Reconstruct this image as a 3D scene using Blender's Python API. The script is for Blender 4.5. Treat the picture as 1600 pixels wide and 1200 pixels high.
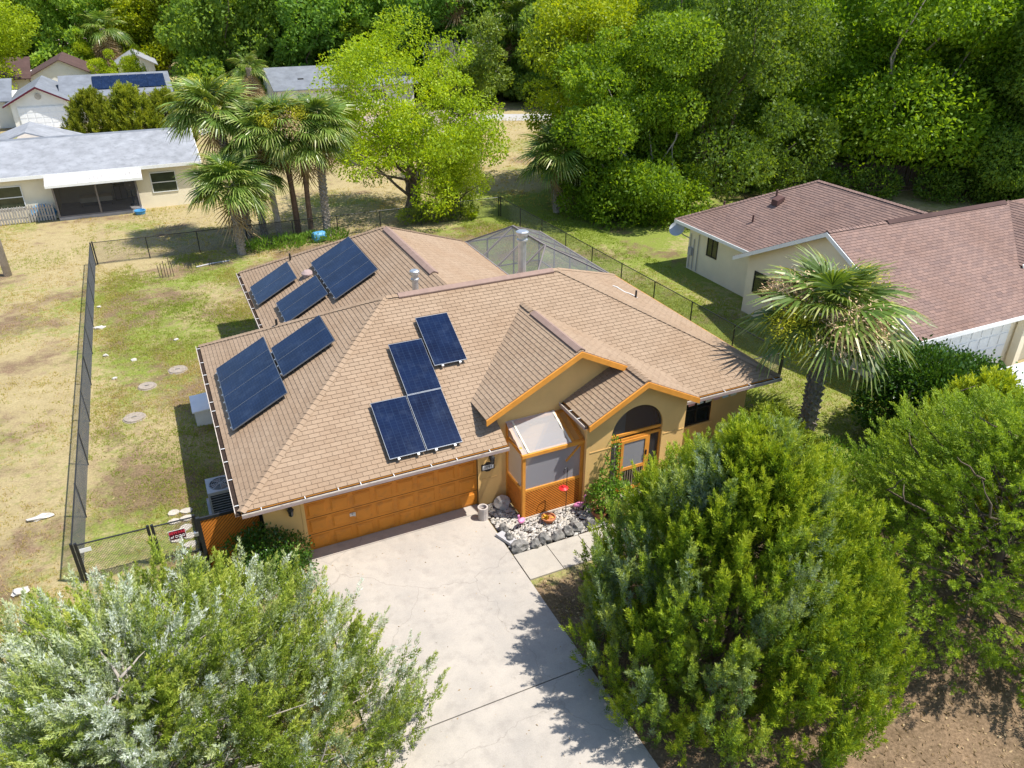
import bpy, bmesh, math, random
import numpy as np
from mathutils import Vector, Matrix, noise

random.seed(7)
rng = np.random.default_rng(7)
for o in list(bpy.data.objects):
    bpy.data.objects.remove(o)
S = bpy.context.scene
COL = S.collection
R = math.radians

# ------------------------------------------------------------------ camera, sky, sun, exposure
cam_d = bpy.data.cameras.new('camera')
cam = bpy.data.objects.new('camera', cam_d)
COL.objects.link(cam)
cam.location = (-6.72, -16.80, 13.886)
cam.rotation_euler = (R(90 - 28.5), 0, R(-24.9))
cam_d.sensor_fit = 'HORIZONTAL'
cam_d.angle = 2 * math.atan(800 / 1200)
cam_d.clip_start = 0.3
cam_d.clip_end = 2000
S.camera = cam

TO_SUN = Vector((0.46, -0.27, 1.0)).normalized()
W = bpy.data.worlds.new('World')
S.world = W
W.use_nodes = True
wn = W.node_tree
sky = wn.nodes.new('ShaderNodeTexSky')
sky.sky_type = 'NISHITA'
sky.sun_disc = False
sky.sun_elevation = math.asin(TO_SUN.z)
sky.sun_rotation = math.atan2(TO_SUN.x, TO_SUN.y)
sky.air_density = 1.0
sky.dust_density = 0.6
bgn = wn.nodes['Background']
wn.links.new(sky.outputs[0], bgn.inputs[0])
bgn.inputs[1].default_value = 0.135

sun_d = bpy.data.lights.new('sun', 'SUN')
sun_d.energy = 4.5
sun_d.angle = R(0.53)
sun_d.color = (1.0, 0.955, 0.88)
sun = bpy.data.objects.new('sun', sun_d)
COL.objects.link(sun)
sun.location = (20, -10, 40)
sun.rotation_euler = (-TO_SUN).to_track_quat('-Z', 'Y').to_euler()

S.view_settings.view_transform = 'Standard'
S.view_settings.look = 'None'
S.view_settings.gamma = 1
S.view_settings.use_curve_mapping = False
S.view_settings.exposure = 0.66

# ------------------------------------------------------------------ materials
MATS = {}

def new_mat(name):
    m = bpy.data.materials.new(name)
    m.use_nodes = True
    nt = m.node_tree
    nt.nodes.clear()
    out = nt.nodes.new('ShaderNodeOutputMaterial')
    MATS[name] = m
    return m, nt, out

def nd(nt, t, **kw):
    n = nt.nodes.new(t)
    for k, v in kw.items():
        if k.startswith('i_'):
            key = k[2:]
            n.inputs[int(key) if key.isdigit() else key.replace('_', ' ')].default_value = v
        else:
            setattr(n, k, v)
    return n

def c4(c):
    return (c[0], c[1], c[2], 1)

def ramp(nt, stops, fac=None):
    r = nd(nt, 'ShaderNodeValToRGB')
    e = r.color_ramp.elements
    while len(e) < len(stops):
        e.new(0.5)
    for i, (p, c) in enumerate(stops):
        e[i].position = p
        e[i].color = c4(c)
    if fac is not None:
        nt.links.new(fac, r.inputs[0])
    return r

def noise_n(nt, scale, detail=4, rough=.55, coord=None):
    n = nd(nt, 'ShaderNodeTexNoise')
    n.inputs['Scale'].default_value = scale
    n.inputs['Detail'].default_value = detail
    n.inputs['Roughness'].default_value = rough
    if coord is not None:
        nt.links.new(coord, n.inputs['Vector'])
    return n

def mixc(nt, a, b, fac, mode='MIX'):
    m = nd(nt, 'ShaderNodeMix', data_type='RGBA', blend_type=mode)
    for sock, val in ((m.inputs[6], a), (m.inputs[7], b), (m.inputs[0], fac)):
        if isinstance(val, (tuple, list)):
            sock.default_value = c4(val)
        elif isinstance(val, (int, float)):
            sock.default_value = val
        else:
            nt.links.new(val, sock)
    return m.outputs[2]

def mathn(nt, op, a, b=None, c=None, clamp=False):
    m = nd(nt, 'ShaderNodeMath', operation=op, use_clamp=clamp)
    for i, v in enumerate((a, b, c)):
        if v is None:
            continue
        if isinstance(v, (int, float)):
            m.inputs[i].default_value = v
        else:
            nt.links.new(v, m.inputs[i])
    return m.outputs[0]

def pos(nt):
    return nd(nt, 'ShaderNodeNewGeometry').outputs['Position']

def principled(nt, out, col, rough=.7, spec=.3, metal=0., bump=None, bstr=.3, bdist=.02):
    p = nd(nt, 'ShaderNodeBsdfPrincipled')
    if isinstance(col, (tuple, list)):
        p.inputs['Base Color'].default_value = c4(col)
    else:
        nt.links.new(col, p.inputs['Base Color'])
    if isinstance(rough, (int, float)):
        p.inputs['Roughness'].default_value = rough
    else:
        nt.links.new(rough, p.inputs['Roughness'])
    p.inputs['Specular IOR Level'].default_value = spec
    p.inputs['Metallic'].default_value = metal
    if bump is not None:
        b = nd(nt, 'ShaderNodeBump')
        b.inputs['Strength'].default_value = bstr
        b.inputs['Distance'].default_value = bdist
        nt.links.new(bump, b.inputs['Height'])
        nt.links.new(b.outputs[0], p.inputs['Normal'])
    nt.links.new(p.outputs[0], out.inputs[0])
    return p

def plain(name, col, rough=.7, var=.12, scale=3., spec=.3, metal=0., grain=60., bstr=.15, dirt=None):
    m, nt, out = new_mat(name)
    P = pos(nt)
    n = noise_n(nt, scale, 5, .6, P)
    a = tuple(x * (1 - var) for x in col)
    b = tuple(min(1, x * (1 + var)) for x in col)
    c = ramp(nt, [(.3, a), (.7, b)], n.outputs[0]).outputs[0]
    if dirt:
        n3 = noise_n(nt, dirt[1], 6, .7, P)
        f = ramp(nt, [(dirt[2], (0, 0, 0)), (dirt[2] + .15, (1, 1, 1))], n3.outputs[0]).outputs[0]
        f2 = mathn(nt, 'MULTIPLY', f, dirt[3])
        c = mixc(nt, c, dirt[0], f2)
    n2 = noise_n(nt, grain, 3, .6, P)
    principled(nt, out, c, rough, spec, metal, n2.outputs[0], bstr, .01)
    return m

def shingle_mat(name, cols, stain=(.5, .4, .3), stain_amt=.35):
    m, nt, out = new_mat(name)
    P = pos(nt)
    at = nd(nt, 'ShaderNodeAttribute', attribute_name='rnd')
    oi = nd(nt, 'ShaderNodeObjectInfo')
    v = mathn(nt, 'FRACT', mathn(nt, 'ADD', at.outputs['Fac'], oi.outputs['Random']))
    k = len(cols)
    c = ramp(nt, [(i / (k - 1), cc) for i, cc in enumerate(cols)], v).outputs[0]
    n1 = noise_n(nt, .45, 5, .6, P)
    f = ramp(nt, [(.42, (0, 0, 0)), (.75, (1, 1, 1))], n1.outputs[0]).outputs[0]
    c = mixc(nt, c, tuple(cols[0][i] * stain[i] * 1.6 for i in range(3)), mathn(nt, 'MULTIPLY', f, stain_amt))
    g = noise_n(nt, 90, 2, .7, P)
    gg = ramp(nt, [(.3, (.72, .72, .72)), (.7, (1.2, 1.2, 1.2))], g.outputs[0]).outputs[0]
    c = mixc(nt, c, gg, 1.0, 'MULTIPLY')
    principled(nt, out, c, .92, .15, 0, g.outputs[0], .35, .01)
    return m

def leaf_mat(name, stops, alt=None, trans=.3, rough=.5, spec=.35, hue=.0, scale=.35):
    """rnd attribute picks the leaf's own green; alt attribute (0..1) mixes to another tint."""
    m, nt, out = new_mat(name)
    at = nd(nt, 'ShaderNodeAttribute', attribute_name='rnd')
    c = ramp(nt, stops, at.outputs['Fac']).outputs[0]
    if alt:
        a2 = nd(nt, 'ShaderNodeAttribute', attribute_name='alt')
        c = mixc(nt, c, alt, a2.outputs['Fac'])
    if hue:
        oi = nd(nt, 'ShaderNodeObjectInfo')
        hs = nd(nt, 'ShaderNodeHueSaturation')
        nt.links.new(c, hs.inputs['Color'])
        r = nd(nt, 'ShaderNodeMapRange')
        nt.links.new(oi.outputs['Random'], r.inputs[0])
        r.inputs[3].default_value = .5 - hue
        r.inputs[4].default_value = .5 + hue
        nt.links.new(r.outputs[0], hs.inputs['Hue'])
        r2 = nd(nt, 'ShaderNodeMapRange')
        oi_v = mathn(nt, 'FRACT', mathn(nt, 'MULTIPLY', oi.outputs['Random'], 7.31))
        nt.links.new(oi_v, r2.inputs[0])
        r2.inputs[3].default_value = .75
        r2.inputs[4].default_value = 1.3
        nt.links.new(r2.outputs[0], hs.inputs['Value'])
        c = hs.outputs[0]
    p = nd(nt, 'ShaderNodeBsdfPrincipled')
    nt.links.new(c, p.inputs['Base Color'])
    p.inputs['Roughness'].default_value = rough
    p.inputs['Specular IOR Level'].default_value = spec
    t = nd(nt, 'ShaderNodeBsdfTranslucent')
    tc = mixc(nt, c, (1.5, 1.35, .45), 1.0, 'MULTIPLY')
    nt.links.new(tc, t.inputs[0])
    mx = nd(nt, 'ShaderNodeMixShader')
    mx.inputs[0].default_value = trans
    nt.links.new(p.outputs[0], mx.inputs[1])
    nt.links.new(t.outputs[0], mx.inputs[2])
    nt.links.new(mx.outputs[0], out.inputs[0])
    return m

def screen_mat(name, col, cover):
    m, nt, out = new_mat(name)
    d = nd(nt, 'ShaderNodeBsdfDiffuse')
    d.inputs[0].default_value = c4(col)
    t = nd(nt, 'ShaderNodeBsdfTransparent')
    mx = nd(nt, 'ShaderNodeMixShader')
    mx.inputs[0].default_value = cover
    nt.links.new(t.outputs[0], mx.inputs[1])
    nt.links.new(d.outputs[0], mx.inputs[2])
    nt.links.new(mx.outputs[0], out.inputs[0])
    return m

def box_mask(nt, P, x0, x1, y0, y1, soft=1.0):
    s = nd(nt, 'ShaderNodeSeparateXYZ')
    nt.links.new(P, s.inputs[0])
    r = None
    for o, lo, hi in ((s.outputs[0], x0, x1), (s.outputs[1], y0, y1)):
        a = mathn(nt, 'DIVIDE', mathn(nt, 'SUBTRACT', o, lo), soft, clamp=True)
        b = mathn(nt, 'DIVIDE', mathn(nt, 'SUBTRACT', hi, o), soft, clamp=True)
        ab = mathn(nt, 'MULTIPLY', a, b)
        r = ab if r is None else mathn(nt, 'MULTIPLY', r, ab)
    return r

def ground_mat(name, lift=1.0):
    m, nt, out = new_mat(name)
    P0 = pos(nt)
    # wobble the position so that soil and grass borders are ragged
    wob = noise_n(nt, .9, 4, .6, P0)
    va = nd(nt, 'ShaderNodeVectorMath', operation='MULTIPLY_ADD')
    nt.links.new(wob.outputs['Color'], va.inputs[0])
    va.inputs[1].default_value = (1.6, 1.6, 0)
    nt.links.new(P0, va.inputs[2])
    P = va.outputs[0]
    straw1, straw2 = (.33, .260, .130), (.435, .355, .190)
    green1, green2 = (.120, .175, .022), (.235, .285, .045)
    soil1, soil2 = (.13, .082, .052), (.25, .165, .108)
    n_a = noise_n(nt, 2.2, 6, .65, P0)
    n_fine = noise_n(nt, 14, 5, .75, P0)
    straw = ramp(nt, [(.3, straw1), (.7, straw2)], n_a.outputs[0]).outputs[0]
    green = ramp(nt, [(.3, green1), (.7, green2)], n_fine.outputs[0]).outputs[0]
    soil = ramp(nt, [(.3, soil1), (.7, soil2)], n_fine.outputs[0]).outputs[0]
    n_mid = noise_n(nt, 1.1, 6, .7, P0)
    soil = mixc(nt, soil, ramp(nt, [(.32, (.50, .48, .46)), (.5, (.95, .95, .95)), (.72, (1.35, 1.32, 1.28))], n_mid.outputs[0]).outputs[0], 1.0, 'MULTIPLY')
    # green share: larger noise + fine breakup, biased by place
    ng = noise_n(nt, .16, 5, .62, P)
    nf = noise_n(nt, 3.2, 5, .7, P0)
    g = mathn(nt, 'ADD', ng.outputs[0], mathn(nt, 'MULTIPLY', mathn(nt, 'SUBTRACT', nf.outputs[0], .5), .55))
    yard = box_mask(nt, P, -9.9, 13.2, 0.5, 27.5, 1.2)
    side = box_mask(nt, P, 9.5, 22, -12, 34, 2.5)
    under = box_mask(nt, P, 12, 36, 19, 33, 3.0)
    g = mathn(nt, 'ADD', g, mathn(nt, 'MULTIPLY', yard, .12))
    g = mathn(nt, 'ADD', g, mathn(nt, 'MULTIPLY', side, .20))
    g = mathn(nt, 'ADD', g, mathn(nt, 'MULTIPLY', under, .16))
    gm = ramp(nt, [(.52, (0, 0, 0)), (.68, (1, 1, 1))], g).outputs[0]
    c = mixc(nt, straw, green, mathn(nt, 'MULTIPLY', gm, .9))
    ns = noise_n(nt, .3, 5, .6, P)
    sb = mathn(nt, 'ADD', ns.outputs[0], mathn(nt, 'MULTIPLY', mathn(nt, 'SUBTRACT', n_a.outputs[0], .5), .45))
    front = box_mask(nt, P, -.6, 14, -22, -2.6, .8)
    west = box_mask(nt, P, -60, -9.9, -12, 27, 2.)
    sb = mathn(nt, 'ADD', sb, mathn(nt, 'MULTIPLY', yard, .10))
    sb = mathn(nt, 'ADD', sb, mathn(nt, 'MULTIPLY', west, .10))
    sb = mathn(nt, 'ADD', sb, mathn(nt, 'MULTIPLY', front, .38))
    sm = ramp(nt, [(.54, (0, 0, 0)), (.68, (1, 1, 1))], sb).outputs[0]
    c = mixc(nt, c, soil, mathn(nt, 'MULTIPLY', sm, .85))
    fg = ramp(nt, [(.3, (.70, .70, .70)), (.7, (1.22, 1.22, 1.22))], n_fine.outputs[0]).outputs[0]
    c = mixc(nt, c, fg, 1.0, 'MULTIPLY')
    nb = noise_n(nt, 30, 4, .8, P0)
    principled(nt, out, c, .95, .1, 0, nb.outputs[0], .6, .05)
    return m

def concrete_mat(name, c1, c2, stain):
    m, nt, out = new_mat(name)
    P = pos(nt)
    n1 = noise_n(nt, .55, 6, .65, P)
    c = ramp(nt, [(.3, c2), (.62, c1)], n1.outputs[0]).outputs[0]
    n2 = noise_n(nt, 2.3, 6, .7, P)
    f = ramp(nt, [(.5, (0, 0, 0)), (.72, (1, 1, 1))], n2.outputs[0]).outputs[0]
    c = mixc(nt, c, stain, mathn(nt, 'MULTIPLY', f, .45))
    # hairline cracks
    dn = noise_n(nt, 1.1, 4, .6, P)
    vm = nd(nt, 'ShaderNodeVectorMath', operation='MULTIPLY_ADD')
    nt.links.new(dn.outputs['Color'], vm.inputs[0])
    vm.inputs[1].default_value = (.9, .9, 0)
    nt.links.new(P, vm.inputs[2])
    vo = nd(nt, 'ShaderNodeTexVoronoi', feature='DISTANCE_TO_EDGE')
    vo.inputs['Scale'].default_value = .22
    nt.links.new(vm.outputs[0], vo.inputs['Vector'])
    ck = ramp(nt, [(0, (1, 1, 1)), (.0025, (0, 0, 0))], vo.outputs['Distance']).outputs[0]
    c = mixc(nt, c, tuple(x * .5 for x in stain), mathn(nt, 'MULTIPLY', ck, .30))
    n3 = noise_n(nt, 45, 3, .7, P)
    gg = ramp(nt, [(.3, (.9, .9, .9)), (.7, (1.07, 1.07, 1.07))], n3.outputs[0]).outputs[0]
    c = mixc(nt, c, gg, 1.0, 'MULTIPLY')
    principled(nt, out, c, .85, .2, 0, n3.outputs[0], .2, .01)
    return m

def solar_mat(name, cw=1.0, ch=1.77):
    m, nt, out = new_mat(name)
    tc = nd(nt, 'ShaderNodeTexCoord')
    s = nd(nt, 'ShaderNodeSeparateXYZ')
    nt.links.new(tc.outputs['Object'], s.inputs[0])
    lines = None
    for o, sp in ((s.outputs[0], cw / 6.0), (s.outputs[1], ch / 20.0)):
        fr = mathn(nt, 'FRACT', mathn(nt, 'DIVIDE', mathn(nt, 'ADD', o, 20.0 * sp), sp))
        d = mathn(nt, 'ABSOLUTE', mathn(nt, 'SUBTRACT', fr, .5))
        l = mathn(nt, 'GREATER_THAN', d, .46)
        lines = l if lines is None else mathn(nt, 'MAXIMUM', lines, l)
    P = pos(nt)
    n = noise_n(nt, 1.2, 4, .6, P)
    base = ramp(nt, [(.3, (.002, .006, .024)), (.7, (.004, .013, .046))], n.outputs[0]).outputs[0]
    c = mixc(nt, base, (.02, .04, .085), mathn(nt, 'MULTIPLY', lines, .45))
    # dust film
    n2 = noise_n(nt, 2.6, 5, .7, P)
    f = ramp(nt, [(.5, (0, 0, 0)), (.8, (1, 1, 1))], n2.outputs[0]).outputs[0]
    c = mixc(nt, c, (.07, .10, .16), mathn(nt, 'MULTIPLY', f, .25))
    principled(nt, out, c, .14, .26)
    return m

M = MATS
shingle_mat('tan_shingle', [(.302, .216, .146), (.330, .238, .162), (.350, .254, .174), (.316, .228, .155)])
shingle_mat('red_brown_shingle', [(.190, .130, .114), (.262, .172, .142), (.220, .150, .128), (.275, .182, .150), (.205, .140, .122)], stain_amt=.35)
plain('roof_deck_tan', (.27, .18, .12), .95)
plain('roof_deck_red', (.16, .09, .075), .95)
plain('grey_shingle', (.27, .28, .30), .95, .2, 1.2, grain=40, bstr=.5, dirt=((.16, .17, .18), 2.5, .5, .5))
plain('slate_grey_shingle', (.17, .185, .21), .95, .2, 1.2, grain=40, bstr=.5)
plain('brown_shingle', (.085, .050, .044), .95, .2, 1.2, grain=40, bstr=.5)
plain('pinkish_shingle', (.36, .27, .25), .95, .2, 1.2, grain=40, bstr=.5)
plain('stucco_gold', (.74, .475, .185), .9, .06, 1.5, grain=70, bstr=.3)
plain('stucco_cream', (.82, .735, .56), .9, .05, 1.5, grain=70, bstr=.25)
plain('stucco_white', (.78, .76, .70), .9, .05, 1.5, grain=70, bstr=.25)
plain('door_orange', (.66, .240, .026), .6, .10, 1.3, spec=.35, grain=30, bstr=.08, dirt=((.42, .17, .04), 3.5, .52, .5))
plain('trim_orange', (.70, .290, .045), .6, .12, 4., grain=30, bstr=.1)
plain('lattice_orange', (.60, .200, .028), .65, .15, 5., grain=30, bstr=.1)
plain('dark_recess', (.10, .035, .010), .9)
plain('gutter_cream', (.62, .54, .46), .5, .1, 4., dirt=((.2, .13, .09), 6, .5, .5))
plain('gutter_debris', (.035, .022, .016), .95, .4, 10.)
plain('vent_cap', (.27, .185, .15), .9, .12, 5.)
plain('ridge_vent_brown', (.115, .060, .052), .8, .2, 6.)
plain('galvanised', (.52, .54, .56), .35, .12, 6., spec=.5, metal=.7, dirt=((.25, .2, .16), 5, .6, .5))
plain('black_metal', (.018, .019, .021), .45, .2, 8., spec=.4)
plain('wire_grey', (.055, .06, .065), .6, .2, 8.)
plain('rail_grey', (.13, .14, .15), .5, .2, 8.)
plain('white_paint', (.80, .80, .78), .5, .05, 4., dirt=((.45, .42, .38), 4, .6, .35))
plain('white_plastic', (.74, .74, .72), .4, .06, 4.)
plain('dark_glass', (.018, .022, .026), .08, .2, 2., spec=.6, bstr=0)
plain('green_glass', (.05, .06, .035), .1, .4, 1.2, spec=.6, bstr=0)
plain('frame_dark', (.03, .028, .026), .5)
plain('frame_bronze', (.20, .175, .165), .5)
plain('wood_weathered', (.20, .16, .125), .9, .3, 5., grain=25, bstr=.4)
plain('wood_dark', (.085, .065, .05), .9, .3, 5., grain=25, bstr=.4)
plain('picket_grey', (.36, .33, .30), .85, .25, 5.)
plain('pole_wood', (.46, .41, .38), .9, .2, 4., grain=20, bstr=.5)
plain('bark', (.15, .115, .085), .95, .35, 5., grain=18, bstr=.8)
plain('bark_pale', (.33, .29, .25), .95, .25, 5., grain=18, bstr=.6)
plain('palm_bark', (.33, .28, .235), .95, .35, 7., grain=16, bstr=.8)
plain('palm_bark_brown', (.155, .095, .062), .95, .35, 7., grain=16, bstr=.8)
plain('rock_grey', (.20, .19, .175), .95, .6, 9., grain=22, bstr=.9)
plain('rock_white', (.50, .47, .43), .9, .2, 6., grain=30, bstr=.5)
plain('flagstone', (.44, .40, .34), .9, .2, 5., grain=30, bstr=.5)
plain('terracotta', (.42, .16, .075), .8, .15, 6.)
plain('pink_plastic', (.80, .28, .50), .4, .06, 5.)
plain('red_plastic', (.65, .025, .025), .4, .08, 5.)
plain('yellow_leaf', (.62, .38, .03), .7, .2, 9.)
plain('ac_grey', (.42, .45, .46), .5, .08, 4., metal=.2)
plain('ac_dark', (.028, .04, .045), .6, .2, 30.)
plain('car_white', (.78, .79, .80), .25, .03, 2., spec=.5, bstr=0)
plain('tyre', (.02, .02, .02), .9)
plain('sign_maroon', (.09, .007, .02), .5, .05)
plain('sign_red', (.72, .05, .09), .5, .05)
plain('sign_white', (.80, .80, .80), .5, .04)
plain('plate_grey', (.42, .41, .42), .5, .05)
plain('blue_plastic', (.08, .30, .55), .5, .1)
plain('tarp_white', (.62, .62, .64), .4, .1, 9., grain=7, bstr=.5)
plain('interior_grey', (.22, .20, .18), .9, .1)
plain('porch_concrete', (.40, .38, .38), .9, .12)
plain('awning_white', (.62, .605, .59), .5, .06, 2., dirt=((.30, .28, .26), 2.6, .48, .7))
plain('septic_lid', (.30, .255, .21), .95, .2, 8.)
plain('moss_grey', (.30, .28, .23), .95, .2, 8.)
plain('palm_tan_flower', (.72, .50, .30), .85, .2, 12.)
plain('palm_yellow_flower', (.52, .50, .03), .8, .2, 12.)
plain('cloth_pink', (.60, .32, .33), .8, .1)
plain('cloth_blue', (.40, .50, .55), .8, .1)
plain('cloth_cream', (.66, .62, .50), .8, .1)
plain('panel_frame', (.17, .19, .22), .4, .06, 5., spec=.5, metal=.5)
concrete_mat('drive_concrete', (.450, .402, .345), (.345, .315, .280), (.24, .215, .19))
concrete_mat('walk_concrete', (.44, .395, .33), (.36, .325, .28), (.26, .23, .195))
concrete_mat('road_concrete', (.44, .425, .41), (.37, .36, .35), (.30, .28, .26))
solar_mat('solar_glass')
ground_mat('lawn')
screen_mat('bug_screen_pale', (.42, .42, .46), .62)
screen_mat('roof_sheet_clear', (.62, .62, .64), .42)
screen_mat('bug_screen_dark', (.065, .065, .07), .60)
screen_mat('pool_screen', (.20, .21, .22), .40)
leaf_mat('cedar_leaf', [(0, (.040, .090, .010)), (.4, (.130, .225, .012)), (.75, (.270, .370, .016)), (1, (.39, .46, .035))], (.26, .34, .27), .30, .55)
leaf_mat('silver_leaf', [(0, (.060, .100, .014)), (.4, (.165, .240, .026)), (.75, (.30, .38, .040)), (1, (.42, .46, .08))], (.62, .67, .64), .28, .5)
leaf_mat('sparse_leaf', [(0, (.070, .130, .012)), (.5, (.160, .255, .018)), (1, (.29, .38, .032))], None, .32, .55, hue=.01)
leaf_mat('oak_leaf', [(0, (.090, .170, .014)), (.5, (.195, .320, .020)), (.85, (.310, .430, .030)), (1, (.42, .50, .06))], None, .50, .5, .3, hue=.010)
leaf_mat('oak_leaf_deep', [(0, (.065, .140, .022)), (.5, (.140, .255, .032)), (.85, (.230, .350, .046)), (1, (.32, .43, .08))], None, .48, .5, .3, hue=.010)
leaf_mat('wood_leaf_deep', [(0, (.090, .180, .032)), (.5, (.180, .310, .046)), (.85, (.275, .410, .060)), (1, (.37, .48, .10))], None, .52, .55, .25, hue=.012)
leaf_mat('wood_leaf', [(0, (.140, .240, .018)), (.5, (.255, .385, .028)), (.85, (.370, .490, .040)), (1, (.48, .55, .08))], None, .52, .55, .25, hue=.012)
leaf_mat('lime_leaf', [(0, (.140, .215, .008)), (.5, (.290, .385, .012)), (.85, (.420, .480, .018)), (1, (.52, .54, .040))], None, .44, .5, .3, hue=.006)
leaf_mat('arb_leaf', [(0, (.085, .130, .010)), (.5, (.220, .290, .018)), (1, (.40, .44, .035))], None, .34, .55, hue=.01)
leaf_mat('hedge_leaf', [(0, (.025, .068, .012)), (.5, (.055, .130, .016)), (.9, (.115, .215, .024)), (1, (.24, .33, .07))], None, .25, .3, .5)
leaf_mat('vine_leaf', [(0, (.070, .160, .016)), (.5, (.140, .270, .026)), (1, (.27, .40, .055))], None, .35, .4, .4)
leaf_mat('palm_leaf', [(0, (.060, .110, .020)), (.5, (.125, .205, .034)), (.85, (.230, .310, .060)), (1, (.40, .41, .14))], None, .30, .38, .5, hue=.012)
leaf_mat('palm_dead', [(0, (.22, .15, .075)), (1, (.50, .37, .21))], None, .15, .8, .2)
leaf_mat('moss_leaf', [(0, (.22, .22, .17)), (1, (.46, .45, .38))], None, .2, .8, .2)
leaf_mat('grass_leaf', [(0, (.20, .29, .034)), (.5, (.32, .38, .07)), (.8, (.46, .40, .16)), (1, (.52, .42, .20))], None, .5, .6, .2)

# ------------------------------------------------------------------ builders
ORG = {}

def thing(name, label, cat, loc=(0, 0, 0), group=None, rotz=0):
    o = bpy.data.objects.new(name, None)
    o.empty_display_size = .2
    COL.objects.link(o)
    o.location = loc
    o.rotation_euler = (0, 0, rotz)
    ORG[o] = Vector(loc)
    o['label'] = label
    o['category'] = cat
    if group:
        o['group'] = group
    return o

def tag(o, label, cat, group=None):
    o['label'] = label
    o['category'] = cat
    if group:
        o['group'] = group
    return o

def link(name, me, parent=None, loc=None):
    o = bpy.data.objects.new(name, me)
    COL.objects.link(o)
    if parent is not None:
        o.parent = parent
        ORG[o] = ORG.get(parent, Vector((0, 0, 0)))
    else:
        ORG[o] = Vector((0, 0, 0))
    if loc is not None:
        o.location = loc
        if parent is None:
            ORG[o] = Vector(loc)
    return o

def copy_tree(src, loc, rotz=0, scale=1.0, label=None, group=None):
    r = src.copy()
    COL.objects.link(r)
    r.location = loc
    r.rotation_euler = (0, 0, rotz)
    r.scale = (scale, scale, scale) if isinstance(scale, (int, float)) else scale
    ORG[r] = Vector(loc)
    if label:
        r['label'] = label
    if group:
        r['group'] = group
    for ch in list(src.children):
        c = ch.copy()
        COL.objects.link(c)
        c.parent = r
        for g in list(ch.children):
            d = g.copy()
            COL.objects.link(d)
            d.parent = c
    return r

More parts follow.
